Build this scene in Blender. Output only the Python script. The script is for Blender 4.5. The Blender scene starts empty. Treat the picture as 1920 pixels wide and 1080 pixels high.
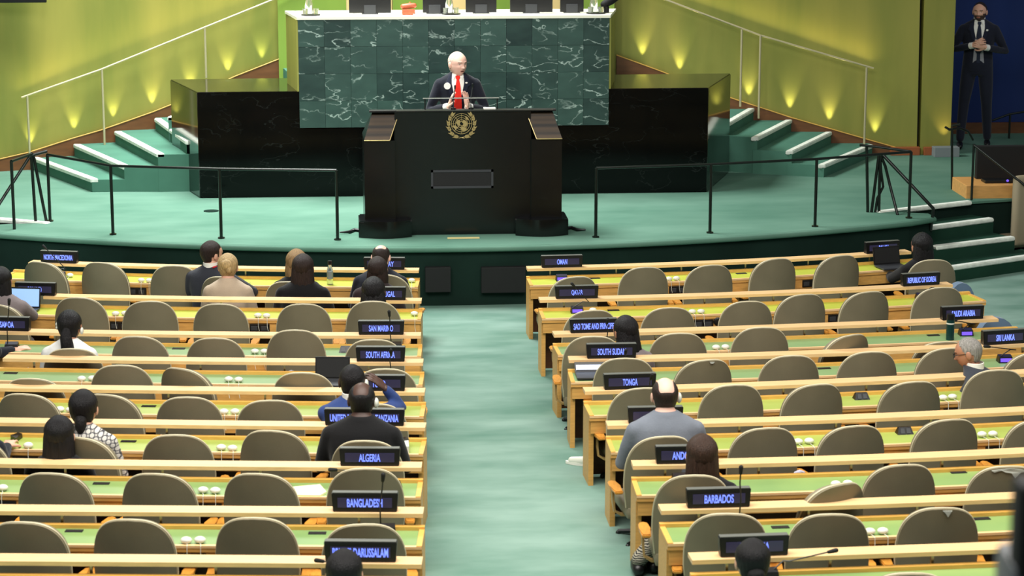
import bpy, bmesh, math, random
import numpy as np
from mathutils import Vector, Matrix
random.seed(7)
SC = bpy.context.scene
COL = SC.collection
# ------------------------------------------------------------------ camera, world, lights, exposure
FPX = 4300.0
PITCH, YAW = math.radians(12), math.radians(4)
CAM = Vector((-1.074, -22.66, 4.87))
cd = bpy.data.cameras.new('camera'); cam = bpy.data.objects.new('camera', cd); COL.objects.link(cam)
cam.location = CAM; cam.rotation_euler = (math.pi/2-PITCH, 0, -YAW)
cd.sensor_width = 36; cd.lens = FPX/1920*36; cd.clip_start = 0.1; cd.clip_end = 200
cd.dof.use_dof = True; cd.dof.focus_distance = 21.0; cd.dof.aperture_fstop = 4.5
SC.camera = cam
w = bpy.data.worlds.new('hall_air'); SC.world = w; w.use_nodes = True
w.node_tree.nodes['Background'].inputs[0].default_value = (0.9, 0.95, 1.0, 1)
w.node_tree.nodes['Background'].inputs[1].default_value = 0.16
SC.view_settings.view_transform = 'Standard'; SC.view_settings.look = 'None'
SC.view_settings.gamma = 1; SC.view_settings.use_curve_mapping = False
SC.view_settings.exposure = 0.0

def area(name, loc, target, sx, sy, power, color=(1, 1, 1), spread=180):
    l = bpy.data.lights.new(name, 'AREA'); l.shape = 'RECTANGLE'; l.size = sx; l.size_y = sy
    l.energy = power; l.color = color; l.spread = math.radians(spread)
    o = bpy.data.objects.new(name, l); COL.objects.link(o); o.location = loc
    o.rotation_euler = (Vector(target)-Vector(loc)).to_track_quat('-Z', 'Y').to_euler(); return o
def spot(name, loc, target, power, angle, color=(1, 1, 1), blend=.6, size=.1):
    l = bpy.data.lights.new(name, 'SPOT'); l.energy = power; l.spot_size = math.radians(angle)
    l.spot_blend = blend; l.color = color; l.shadow_soft_size = size
    o = bpy.data.objects.new(name, l); COL.objects.link(o); o.location = loc
    o.rotation_euler = (Vector(target)-Vector(loc)).to_track_quat('-Z', 'Y').to_euler(); return o
area('ceiling_light_seats', (-.3, -11.5, 8.5), (-.3, -11.5, 0), 11, 8, 2100, (1, .96, .89))
area('ceiling_light_stage', (-2.2, 2.2, 8.0), (-1.6, 2.0, 0), 5, 3, 1000, (.97, 1, .97), 130)
spot('key_light_stage', (-5.0, -9.0, 8.0), (-.3, 1.6, 1.6), 2600, 26, (1, .98, .95), .9, .25)
spot('key_light_steps', (-4.6, 1.0, 9.0), (-4.1, 3.2, .9), 900, 40, (.98, 1, 1), .9, .3)
spot('front_light_left', (3.0, -13.0, 6.5), (-4.8, .5, .3), 5000, 8, (.95, 1, 1), 1.0, .3)
spot('side_light', (9.5, 1.0, 6.0), (6.6, 5.4, 2.2), 220, 30, (.85, .9, 1), .9, .2)

# ------------------------------------------------------------------ geometry of the view (where things stand)
sa, ca, sp, cp = math.sin(YAW), math.cos(YAW), math.sin(PITCH), math.cos(PITCH)
FWD = Vector((sa*cp, ca*cp, -sp)); RGT = Vector((ca, -sa, 0)); UPV = Vector((sa*sp, ca*sp, cp))
def ray(px, py): return FWD + RGT*((px-960)/FPX) - UPV*((py-540)/FPX)
def atz(px, py, z): d = ray(px, py); return CAM + d*((z-CAM.z)/d.z)
def aty(px, py, y): d = ray(px, py); return CAM + d*((y-CAM.y)/d.y)
def proj(p):
    v = Vector(p)-CAM; D = v.dot(FWD)
    return 960+FPX*v.dot(RGT)/D, 540-FPX*v.dot(UPV)/D
Y0 = -0.89; RAKE = .035; ZD = .6
def zf(y): return max(0.0, RAKE*(Y0-y))

# ------------------------------------------------------------------ materials
def lin(c): return tuple(((v/255)/12.92 if v/255 <= .04045 else ((v/255+.055)/1.055)**2.4) for v in c)
def mat(name, rgb, rough=.6, metal=0, spec=.5, var=.0, scale=20, stretch=(1, 1, 1), bump=0, bscale=300, emit=0, ecol=None, coat=0, sheen=0, rgb2=None, coords='Object', detail=3):
    m = bpy.data.materials.new(name); m.use_nodes = True; nt = m.node_tree; b = nt.nodes['Principled BSDF']
    c = lin(rgb); b.inputs['Base Color'].default_value = (*c, 1); b.inputs['Roughness'].default_value = rough
    b.inputs['Metallic'].default_value = metal; b.inputs['Specular IOR Level'].default_value = spec
    b.inputs['Coat Weight'].default_value = coat; b.inputs['Sheen Weight'].default_value = sheen
    if emit: b.inputs['Emission Color'].default_value = (*(lin(ecol or rgb)), 1); b.inputs['Emission Strength'].default_value = emit
    if var or rgb2 or bump:
        tc = nt.nodes.new('ShaderNodeTexCoord'); mp = nt.nodes.new('ShaderNodeMapping'); mp.inputs['Scale'].default_value = stretch
        nt.links.new(tc.outputs[coords], mp.inputs[0])
    if var or rgb2:
        n = nt.nodes.new('ShaderNodeTexNoise'); n.inputs['Scale'].default_value = scale; n.inputs['Detail'].default_value = detail
        nt.links.new(mp.outputs[0], n.inputs['Vector'])
        r = nt.nodes.new('ShaderNodeValToRGB'); r.color_ramp.elements[0].position = .32; r.color_ramp.elements[1].position = .68
        if rgb2: c1, c2 = c, lin(rgb2)
        else: c1 = tuple(v*(1-var) for v in c); c2 = tuple(min(1, v*(1+var)) for v in c)
        r.color_ramp.elements[0].color = (*c1, 1); r.color_ramp.elements[1].color = (*c2, 1)
        nt.links.new(n.outputs['Fac'], r.inputs[0]); nt.links.new(r.outputs[0], b.inputs['Base Color'])
    if bump:
        n2 = nt.nodes.new('ShaderNodeTexNoise'); n2.inputs['Scale'].default_value = bscale; nt.links.new(mp.outputs[0], n2.inputs['Vector'])
        bp = nt.nodes.new('ShaderNodeBump'); bp.inputs['Strength'].default_value = bump; bp.inputs['Distance'].default_value = .01
        nt.links.new(n2.outputs['Fac'], bp.inputs['Height']); nt.links.new(bp.outputs[0], b.inputs['Normal'])
    return m
M = {}
M['carpet'] = mat('carpet_aisle', (96, 130, 116), .95, spec=.1, rgb2=(132, 160, 148), scale=1.1, stretch=(1, 2.2, 1), bump=.25, bscale=160, detail=5)
M['carpet_dais'] = mat('carpet_dais', (82, 120, 103), .95, spec=.1, rgb2=(102, 138, 121), scale=.9, stretch=(1, 2, 1), bump=.2, bscale=160, detail=4)
M['carpet_wall'] = mat('carpet_riser_shade', (24, 42, 36), .95, spec=.1, var=.15, scale=2, bump=.2)  # same teal carpet, with the stage front's shade darkened into the colour
M['carpet_steps'] = mat('carpet_steps', (78, 122, 105), .95, spec=.1, var=.08, scale=3, bump=.2)
M['carpet_side'] = mat('carpet_side_steps', (34, 66, 52), .95, spec=.1, var=.1, scale=3)
M['nosing'] = mat('nosing_white', (232, 236, 226), .8, var=.12, scale=14, bump=.3, bscale=60)
M['maple'] = mat('maple_ledge', (229, 189, 137), .42, var=.10, scale=3, stretch=(1, 22, 22), detail=4)
M['wood'] = mat('desk_wood', (206, 156, 84), .45, var=.12, scale=3, stretch=(2, 18, 18))
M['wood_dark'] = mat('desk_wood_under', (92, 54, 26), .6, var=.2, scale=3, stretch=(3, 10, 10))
M['trim_wood'] = mat('desk_trim_wood', (222, 172, 86), .4, var=.08, scale=5, stretch=(2, 15, 15))
M['armwood'] = mat('armrest_wood', (206, 142, 58), .35, var=.12, scale=6, stretch=(14, 3, 14))
M['armband'] = mat('armrest_band', (170, 138, 84), .45, var=.1, scale=6)
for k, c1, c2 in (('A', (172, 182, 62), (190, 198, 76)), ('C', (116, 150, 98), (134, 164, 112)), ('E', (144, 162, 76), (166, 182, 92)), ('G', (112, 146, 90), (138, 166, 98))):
    M['leather'+k] = mat('leather_reflection_tint_'+k, c1, .42, rgb2=c2, scale=1.6, spec=.5)  # row tints paint the gold wall's reflection into the leather colour
M['gap'] = mat('black_gap', (12, 12, 12), .8)
M['taupe'] = mat('chair_taupe', (122, 114, 91), .62, var=.07, scale=5, bump=.12, bscale=220, spec=.35)
M['taupe_pad'] = mat('chair_pad', (128, 120, 98), .6, var=.06, scale=5, spec=.35)
M['piping'] = mat('chair_piping', (206, 196, 164), .45)
M['lit_blue_seat'] = mat('blue_upholstery_painted_lit', (206, 206, 226), .6, var=.05, scale=6)  # blue seat tops whitened, overhead light painted into the colour
M['blue_seat'] = mat('blue_gray_upholstery', (92, 116, 142), .7, var=.08, scale=6, sheen=.3)
M['steel'] = mat('steel', (150, 150, 148), .3, metal=1)
M['brass'] = mat('brass_rail', (206, 196, 158), .35, metal=.5)
M['black'] = mat('black_plastic', (14, 14, 16), .4)
M['black_matte'] = mat('black_matte', (10, 11, 12), .75)
M['rail'] = mat('black_rail', (10, 20, 14), .35)
M['darkgrey'] = mat('dark_grey', (52, 54, 58), .45)
M['plate_top'] = mat('sign_bezel', (96, 98, 92), .5)
M['display'] = mat('sign_display', (40, 38, 58), .25, emit=.16, ecol=(84, 78, 120))
M['led'] = mat('sign_letters', (60, 70, 160), .5, emit=1.9, ecol=(112, 134, 255))
M['purple'] = mat('console_screen', (70, 50, 200), .3, emit=.9, ecol=(132, 98, 255))
M['white'] = mat('white_plastic', (226, 228, 214), .35, spec=.5)
M['paper'] = mat('white_paper', (240, 238, 228), .8)
M['paper_y'] = mat('cream_paper', (240, 238, 190), .8)
M['screen_blue'] = mat('laptop_screen', (150, 185, 235), .3, emit=.55, ecol=(150, 190, 250))
M['screen_pale'] = mat('tablet_screen', (190, 205, 235), .3, emit=.8, ecol=(200, 215, 255))
M['red'] = mat('red_cloth', (222, 40, 50), .6)
M['gavel'] = mat('red_wood', (172, 84, 52), .45, var=.15, scale=12)
M['gold'] = mat('gold_emblem', (186, 166, 112), .38, metal=.55)
M['cream_leather'] = mat('cream_leather', (206, 186, 130), .5)
M['counter_wood'] = mat('counter_wood', (216, 160, 92), .45, var=.1, scale=3, stretch=(2, 12, 12))
M['stone_top'] = mat('desk_white_top', (236, 234, 214), .4)
M['bluewall'] = mat('blue_curtain', (20, 46, 104), .85, var=.10, scale=1, stretch=(2, 1, .6))
M['skirt'] = mat('skirting_wood', (106, 66, 34), .5, var=.14, scale=3, stretch=(2, 2, 9))
M['skirt_red'] = mat('skirting_red_wood', (150, 82, 44), .5, var=.1, scale=3)
M['grey_box'] = mat('grey_block', (122, 130, 132), .7)
M['thermos'] = mat('dark_teal_metal', (18, 62, 60), .35, metal=.3)
M['camgrey'] = mat('camera_grey', (118, 122, 128), .5)
def gold_wall():
    m = mat('gold_wall', (124, 132, 58), .5, metal=.2, rgb2=(156, 152, 72), scale=.9, stretch=(2.4, 2.4, .35), detail=4, bump=.04, bscale=8)
    return m
M['goldwall'] = gold_wall()
M['greenwall'] = mat('green_wall', (112, 142, 50), .6, rgb2=(128, 156, 58), scale=1.2, stretch=(2, 2, .4))
def stone(name, base, base2, vein, vw, rough, scale, rnd=True, coat=0, strength=1.0):
    m = bpy.data.materials.new(name); m.use_nodes = True; nt = m.node_tree; b = nt.nodes['Principled BSDF']; L = nt.links.new
    tc = nt.nodes.new('ShaderNodeTexCoord'); mp = nt.nodes.new('ShaderNodeMapping'); L(tc.outputs['Object'], mp.inputs[0])
    mp.inputs['Rotation'].default_value = (0, math.radians(28), 0); mp.inputs['Scale'].default_value = (1, 1, 1.9)
    oi = nt.nodes.new('ShaderNodeObjectInfo')
    if rnd:
        vm = nt.nodes.new('ShaderNodeVectorMath'); vm.operation = 'SCALE'; cx = nt.nodes.new('ShaderNodeCombineXYZ')
        L(oi.outputs['Random'], cx.inputs[0]); L(oi.outputs['Random'], cx.inputs[2]); L(cx.outputs[0], vm.inputs[0]); vm.inputs['Scale'].default_value = 37
        L(vm.outputs[0], mp.inputs['Location'])
    n = nt.nodes.new('ShaderNodeTexNoise'); n.inputs['Scale'].default_value = scale; n.inputs['Detail'].default_value = 6; n.inputs['Distortion'].default_value = .3
    L(mp.outputs[0], n.inputs['Vector'])
    s = nt.nodes.new('ShaderNodeMath'); s.operation = 'SUBTRACT'; s.inputs[1].default_value = .5; L(n.outputs['Fac'], s.inputs[0])
    a = nt.nodes.new('ShaderNodeMath'); a.operation = 'ABSOLUTE'; L(s.outputs[0], a.inputs[0])
    r = nt.nodes.new('ShaderNodeValToRGB'); r.color_ramp.elements[0].position = 0; r.color_ramp.elements[0].color = (strength,)*3+(1,)
    r.color_ramp.elements[1].position = vw; r.color_ramp.elements[1].color = (0, 0, 0, 1); L(a.outputs[0], r.inputs[0])
    n2 = nt.nodes.new('ShaderNodeTexNoise'); n2.inputs['Scale'].default_value = scale*.7; L(mp.outputs[0], n2.inputs['Vector'])
    r2 = nt.nodes.new('ShaderNodeValToRGB'); r2.color_ramp.elements[0].position = .44; r2.color_ramp.elements[1].position = .62; L(n2.outputs['Fac'], r2.inputs[0])
    mu = nt.nodes.new('ShaderNodeMath'); mu.operation = 'MULTIPLY'; L(r.outputs[0], mu.inputs[0]); L(r2.outputs[0], mu.inputs[1])
    n3 = nt.nodes.new('ShaderNodeTexNoise'); n3.inputs['Scale'].default_value = scale*1.3; n3.inputs['Detail'].default_value = 6; L(mp.outputs[0], n3.inputs['Vector'])
    ad = nt.nodes.new('ShaderNodeMath'); ad.operation = 'MULTIPLY_ADD'; L(oi.outputs['Random'], ad.inputs[0]); ad.inputs[1].default_value = .7 if rnd else 0; ad.inputs[2].default_value = -.35 if rnd else 0
    ad2 = nt.nodes.new('ShaderNodeMath'); ad2.operation = 'ADD'; L(n3.outputs['Fac'], ad2.inputs[0]); L(ad.outputs[0], ad2.inputs[1])
    mx = nt.nodes.new('ShaderNodeMixRGB'); mx.inputs[1].default_value = (*lin(base), 1); mx.inputs[2].default_value = (*lin(base2), 1); L(ad2.outputs[0], mx.inputs[0]); mx.use_clamp = True
    mx2 = nt.nodes.new('ShaderNodeMixRGB'); mx2.inputs[2].default_value = (*lin(vein), 1); L(mu.outputs[0], mx2.inputs[0]); L(mx.outputs[0], mx2.inputs[1])
    L(mx2.outputs[0], b.inputs['Base Color']); b.inputs['Roughness'].default_value = rough; b.inputs['Coat Weight'].default_value = coat
    return m
M['marble'] = stone('green_marble', (24, 46, 44), (56, 84, 76), (196, 216, 206), .016, .38, 3.0, strength=.75)
M['blackstone'] = stone('black_stone', (5, 6, 6), (9, 10, 10), (90, 96, 92), .008, .07, 2.2, False, strength=.35)
for k_ in ('blackstone',): M[k_].node_tree.nodes['Principled BSDF'].inputs['IOR'].default_value = 1.27
M['blackstone'].node_tree.nodes['Principled BSDF'].inputs['IOR'].default_value = 1.75
M['stone_dulled'] = stone('black_stone_dulled', (5, 6, 6), (8, 9, 9), (46, 50, 48), .008, .12, 2.2, False, strength=.5)
M['stone_dulled'].node_tree.nodes['Principled BSDF'].inputs['IOR'].default_value = 1.25
M['rostrum'] = stone('rostrum_stone', (6, 7, 8), (10, 11, 12), (40, 44, 46), .008, .22, 4.0, False, strength=.3)
M['mirror_dark'] = mat('glass_painted_reflection', (64, 50, 34), .25, metal=.3, rgb2=(22, 17, 12), scale=1.1, stretch=(.05, .05, 26), detail=0)  # horizontal bands paint the ceiling's striped reflection into the glass colour
def skin_mat():
    m = bpy.data.materials.new('skin'); m.use_nodes = True; nt = m.node_tree; b = nt.nodes['Principled BSDF']
    a = nt.nodes.new('ShaderNodeVertexColor'); a.layer_name = 'Col'; nt.links.new(a.outputs[0], b.inputs['Base Color'])
    b.inputs['Roughness'].default_value = .5; b.inputs['Subsurface Weight'].default_value = .08; b.inputs['Subsurface Radius'].default_value = (.02, .008, .004)
    return m
M['skin'] = skin_mat()
def hair_mat(name, rgb): return mat(name, rgb, .5, var=.35, scale=9, stretch=(16, 16, 1.4), spec=.35, bump=.7, bscale=22)
def cloth(name, rgb, var=.08): return mat(name, rgb, .85, spec=.2, var=var, scale=7, bump=.15, bscale=90, sheen=.15)
def ring_cloth():
    m = bpy.data.materials.new('ring_pattern_knit'); m.use_nodes = True; nt = m.node_tree; b = nt.nodes['Principled BSDF']; L = nt.links.new
    tc = nt.nodes.new('ShaderNodeTexCoord'); sx = nt.nodes.new('ShaderNodeSeparateXYZ'); L(tc.outputs['Object'], sx.inputs[0]); cx = nt.nodes.new('ShaderNodeCombineXYZ')
    L(sx.outputs[0], cx.inputs[0]); L(sx.outputs[2], cx.inputs[1])
    v = nt.nodes.new('ShaderNodeTexVoronoi'); v.voronoi_dimensions = '2D'; v.inputs['Scale'].default_value = 29; v.inputs['Randomness'].default_value = 0.0
    mp = nt.nodes.new('ShaderNodeMapping'); mp.inputs['Rotation'].default_value = (0, 0, .785); L(cx.outputs[0], mp.inputs[0]); L(mp.outputs[0], v.inputs['Vector'])
    r = nt.nodes.new('ShaderNodeValToRGB'); e = r.color_ramp.elements; e[0].position = .36; e[0].color = (.62, .6, .55, 1); e[1].position = .40; e[1].color = (.06, .06, .07, 1)
    e2 = r.color_ramp.elements.new(.5); e2.color = (.06, .06, .07, 1); e3 = r.color_ramp.elements.new(.54); e3.color = (.5, .48, .44, 1)
    L(v.outputs['Distance'], r.inputs[0]); L(r.outputs[0], b.inputs['Base Color']); b.inputs['Roughness'].default_value = .9
    return m
def zebra_cloth():
    m = bpy.data.materials.new('striped_trousers'); m.use_nodes = True; nt = m.node_tree; b = nt.nodes['Principled BSDF']; L = nt.links.new
    wv = nt.nodes.new('ShaderNodeTexWave'); wv.inputs['Scale'].default_value = 22; wv.inputs['Distortion'].default_value = 6; wv.bands_direction = 'Z'
    tc = nt.nodes.new('ShaderNodeTexCoord'); L(tc.outputs['Object'], wv.inputs['Vector'])
    r = nt.nodes.new('ShaderNodeValToRGB'); r.color_ramp.elements[0].position = .45; r.color_ramp.elements[0].color = (.02, .02, .02, 1); r.color_ramp.elements[1].position = .55; r.color_ramp.elements[1].color = (.42, .38, .3, 1)
    L(wv.outputs['Fac'], r.inputs[0]); L(r.outputs[0], b.inputs['Base Color']); b.inputs['Roughness'].default_value = .9
    return m
M['glass'] = mat('drinking_glass', (235, 240, 238), .05)
M['glass'].node_tree.nodes['Principled BSDF'].inputs['Transmission Weight'].default_value = .9

# ------------------------------------------------------------------ mesh helpers
class MB:
    def __init__(s): s.bm = bmesh.new()
    def poly(s, pts):
        vs = [s.bm.verts.new(p) for p in pts]; return s.bm.faces.new(vs)
    def box(s, lo, hi, mtx=None, bev=0):
        b = bmesh.new(); bmesh.ops.create_cube(b, size=1)
        lo = Vector(lo); hi = Vector(hi); c = (lo+hi)/2; d = hi-lo
        for v in b.verts: v.co = Vector((v.co.x*d.x+c.x, v.co.y*d.y+c.y, v.co.z*d.z+c.z))
        if bev: bmesh.ops.bevel(b, geom=list(b.edges), offset=bev, segments=2, profile=.6, affect='EDGES')
        s.join(b, mtx); return s
    def join(s, b, mtx=None):
        me = bpy.data.meshes.new('t'); b.to_mesh(me); b.free()
        if mtx is not None: me.transform(mtx)
        s.bm.from_mesh(me); bpy.data.meshes.remove(me)
    def prism(s, base, top):          # two matching closed loops
        n = len(base); a = [s.bm.verts.new(p) for p in base]; b = [s.bm.verts.new(p) for p in top]
        for i in range(n): s.bm.faces.new((a[i], a[(i+1) % n], b[(i+1) % n], b[i]))
        s.bm.faces.new(a[::-1]); s.bm.faces.new(b); return s
    def ext(s, poly, z0, z1): return s.prism([(p[0], p[1], z0) for p in poly], [(p[0], p[1], z1) for p in poly])
    def rings(s, rs, cap=True):       # list of rings (each a list of points)
        vs = [[s.bm.verts.new(p) for p in r] for r in rs]; n = len(rs[0])
        for i in range(len(vs)-1):
            for j in range(n): s.bm.faces.new((vs[i][j], vs[i][(j+1) % n], vs[i+1][(j+1) % n], vs[i+1][j]))
        if cap: s.bm.faces.new(vs[0][::-1]); s.bm.faces.new(vs[-1])
        return s
    def tube(s, pts, r, n=10, cap=True):
        pts = [Vector(p) for p in pts]; rr = r if isinstance(r, (list, tuple)) else [r]*len(pts); out = []; u = None
        for i, p in enumerate(pts):
            t = (pts[min(i+1, len(pts)-1)]-pts[max(i-1, 0)]).normalized()
            if u is None: u = t.orthogonal().normalized()
            u = (u-t*u.dot(t)).normalized(); v = t.cross(u)
            out.append([p+(u*math.cos(2*math.pi*k/n)+v*math.sin(2*math.pi*k/n))*rr[i] for k in range(n)])
        return s.rings(out, cap)
    def limb(s, pts, rr, n=12):       # tube with rounded ends
        pts = [Vector(p) for p in pts]; d0 = (pts[0]-pts[1]).normalized(); d1 = (pts[-1]-pts[-2]).normalized()
        P = [pts[0]+d0*rr[0]*.9, pts[0]+d0*rr[0]*.55]+pts+[pts[-1]+d1*rr[-1]*.55, pts[-1]+d1*rr[-1]*.9]
        R = [rr[0]*.35, rr[0]*.8]+list(rr)+[rr[-1]*.8, rr[-1]*.35]
        return s.tube(P, R, n)
    def oval(s, prof, n=20):          # prof: (cx,cy,z,rx,ry)
        return s.rings([[(c[0]+c[3]*math.cos(2*math.pi*k/n), c[1]+c[4]*math.sin(2*math.pi*k/n), c[2]) for k in range(n)] for c in prof])
    def ball(s, c, r, u=16, v=10, mtx=None):
        b = bmesh.new(); bmesh.ops.create_uvsphere(b, u_segments=u, v_segments=v, radius=1)
        r = (r, r, r) if not isinstance(r, (tuple, list)) else r
        for q in b.verts: q.co = Vector((q.co.x*r[0]+c[0], q.co.y*r[1]+c[1], q.co.z*r[2]+c[2]))
        s.join(b, mtx); return s
    def cyl(s, c, r, h, n=16, r2=None): return s.oval([(c[0], c[1], c[2], r, r), (c[0], c[1], c[2]+h, r2 or r, r2 or r)], n)
    def build(s, name, m, parent=None, world=False, smooth=None, origin=None, kind=None, fix=True):
        if fix: bmesh.ops.recalc_face_normals(s.bm, faces=s.bm.faces)
        me = bpy.data.meshes.new(name); s.bm.to_mesh(me); s.bm.free()
        o = bpy.data.objects.new(name, me); COL.objects.link(o)
        for mm in (m if isinstance(m, list) else [m]): me.materials.append(mm)
        if smooth:
            me.polygons.foreach_set('use_smooth', [True]*len(me.polygons)); me.set_sharp_from_angle(angle=math.radians(smooth))
        if parent is not None:
            o.parent = parent
            pw = parent.location if parent.parent is None else parent.location+parent.parent.location
            if world and not origin: me.transform(Matrix.Translation(-pw))
            if origin: me.transform(Matrix.Translation(-Vector(origin))); o.location = Vector(origin)-pw
        elif origin: me.transform(Matrix.Translation(-Vector(origin))); o.location = origin
        if kind: o['kind'] = kind
        return o
def empty(name, loc, rz=0, label=None, cat=None, group=None):
    o = bpy.data.objects.new(name, None); COL.objects.link(o); o.location = loc; o.rotation_euler = (0, 0, rz); o.empty_display_size = .1
    if label: tag(o, label, cat, group)
    return o
def tag(o, label, cat, group=None):
    o['label'] = label; o['category'] = cat
    if group: o['group'] = group
    return o
def copy_tree(o):
    r = o.copy(); COL.objects.link(r)
    for ch in o.children:
        c = ch.copy(); COL.objects.link(c); c.parent = r
        for g in ch.children:
            d = g.copy(); COL.objects.link(d); d.parent = c
    return r
ORD = ['', 'first', 'second', 'third', 'fourth', 'fifth', 'sixth', 'seventh', 'eighth']

# ------------------------------------------------------------------ floor, dais, walls
mb = MB(); mb.prism([(-11, Y0-.02, -.2), (11, Y0-.02, -.2), (11, -24.5, -.2), (-11, -24.5, -.2)],
                    [(-11, Y0-.02, 0), (11, Y0-.02, 0), (11, -24.5, zf(-24.5)), (-11, -24.5, zf(-24.5))])
mb.prism([(-11, Y0-.02, -.2), (-11, 8, -.2), (11, 8, -.2), (11, Y0-.02, -.2)], [(-11, Y0-.02, 0), (-11, 8, 0), (11, 8, 0), (11, Y0-.02, 0)])
mb.build('floor', M['carpet'], kind='structure')
def front_y(x): return -.62+.0485*x*x
fr = [(x, front_y(x)) for x in np.linspace(-4.95, 4.95, 41)]
fr[0] = (-5.0, .66); fr[-1] = (5.0, .66)
NR = [(4.98, .86), (4.6, .97), (5.63, 1.54), (5.95, 1.62), (6.4, 1.75), (9, 2.6), (9, 7.6)]
NL = [(-9, 7.6), (-9, 2.6), (-6.4, 1.75), (-5.6, 1.52), (-4.25, .96), (-4.9, .86)]
outline = fr+NR+NL
def off(poly_front, d): return [(x, y-d) for x, y in poly_front]
mb = MB(); mb.prism([(x, y, .575) for x, y in outline], [(x, y, ZD) for x, y in outline]); mb.build('floor_dais', M['carpet_dais'], kind='structure')
frw = [(x*.997, y+.03) for x, y in fr]
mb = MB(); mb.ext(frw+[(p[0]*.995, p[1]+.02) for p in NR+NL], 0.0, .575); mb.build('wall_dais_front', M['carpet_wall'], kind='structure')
mb = MB()
for i in range(len(fr)-1): pass
mb.tube([(x, y-.0, ZD-.03) for x, y in fr], .03, 10); mb.build('trim_1', M['carpet_dais'], kind='structure', smooth=60)
# dark hatch panels let into the dais front
for nm, x0, x1, y0, y1 in (('a', 797, 845, 500, 546), ('b', 902, 985, 500, 547)):
    p0 = aty(x0, y0, front_y(0)+.02); p1 = aty(x1, y1, front_y(0)+.02)
    mb = MB(); mb.box((p0.x, front_y((p0.x+p1.x)/2)-.03, p1.z), (p1.x, front_y(0)+.15, p0.z), bev=.006)
    h = mb.build('dais_hatch', M['black_matte']); tag(h, 'dark flush service panel in stage front, %s of the aisle' % ('left end' if nm == 'a' else 'right end'), 'panel')
# gold back wall, gently bowed and leaning
def wall_y(x):
    return 5.35-.012*x*x if x > 0 else 5.25-.030*x*x
xs = list(np.linspace(-8.5, 5.86, 40))
mb = MB()
lo = [(x, wall_y(x), .55) for x in xs]; hi = [(x*.985, wall_y(x)-.1, 4.8) for x in xs]
lo2 = [(x, wall_y(x)+.2, .55) for x in xs]; hi2 = [(x*.985, wall_y(x)+.1, 4.8) for x in xs]
mb.prism(lo+lo2[::-1], hi+hi2[::-1]); mb.build('wall_back', M['goldwall'], kind='structure', smooth=50)
for nm, xa, xb in (('wall_right_edge', 5.90, 6.27),):
    mb = MB(); ya = wall_y(5.86)-.02
    mb.prism([(xa, ya, .6), (xb, ya, .6), (xb, ya+.35, .6), (xa, ya+.35, .6)], [(xa-.06, ya-.1, 4.8), (xb-.03, ya-.1, 4.8), (xb-.03, ya+.3, 4.8), (xa-.06, ya+.3, 4.8)])
    mb.build(nm, M['goldwall'], kind='structure')
mb = MB(); mb.box((5.80, wall_y(5.86)+.1, .6), (6.0, wall_y(5.86)+.4, 4.8)); mb.build('wall_gap', M['gap'], kind='structure')
mb = MB(); n = 60
cur = [(6.27+i*(4.2/n), 6.75+.012*math.sin(i*1.1)) for i in range(n+1)]
mb.ext(cur+[(x, y+.1) for x, y in cur[::-1]], .6, 4.8); mb.build('wall_blue', M['bluewall'], kind='structure', smooth=60)
mb = MB(); mb.box((6.2, 6.66, .6), (10.4, 6.72, .74)); mb.build('baseboard_blue', M['skirt'], kind='structure')
mb = MB(); mb.box((5.52, wall_y(5.7)-.10, .6), (5.88, wall_y(5.7)-.02, .70), bev=.004); mb.box((5.93, wall_y(5.86)-.09, .6), (6.12, wall_y(5.86)-.03, .70), bev=.004)
mb.build('baseboard_right', M['skirt_red'], kind='structure')
mb = MB(); mb.box((6.02, wall_y(5.86)-.25, .6), (6.33, wall_y(5.86)-.1, .72), bev=.006)
tag(mb.build('floor_block', M['grey_box']), 'low grey block on the stage floor at foot of gold wall edge', 'block')
mb = MB(); mb.box((-1.95, 5.0, .6), (2.1, 5.06, 4.8)); mb.build('wall_centre', M['greenwall'], kind='structure')
# platform behind the desk
mb = MB(); mb.ext([(-1.7, 3.75), (1.7, 3.75), (1.9, 5.0), (-1.9, 5.0)], .6, 1.72); mb.build('floor_platform', M['carpet_steps'], kind='structure')

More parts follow.
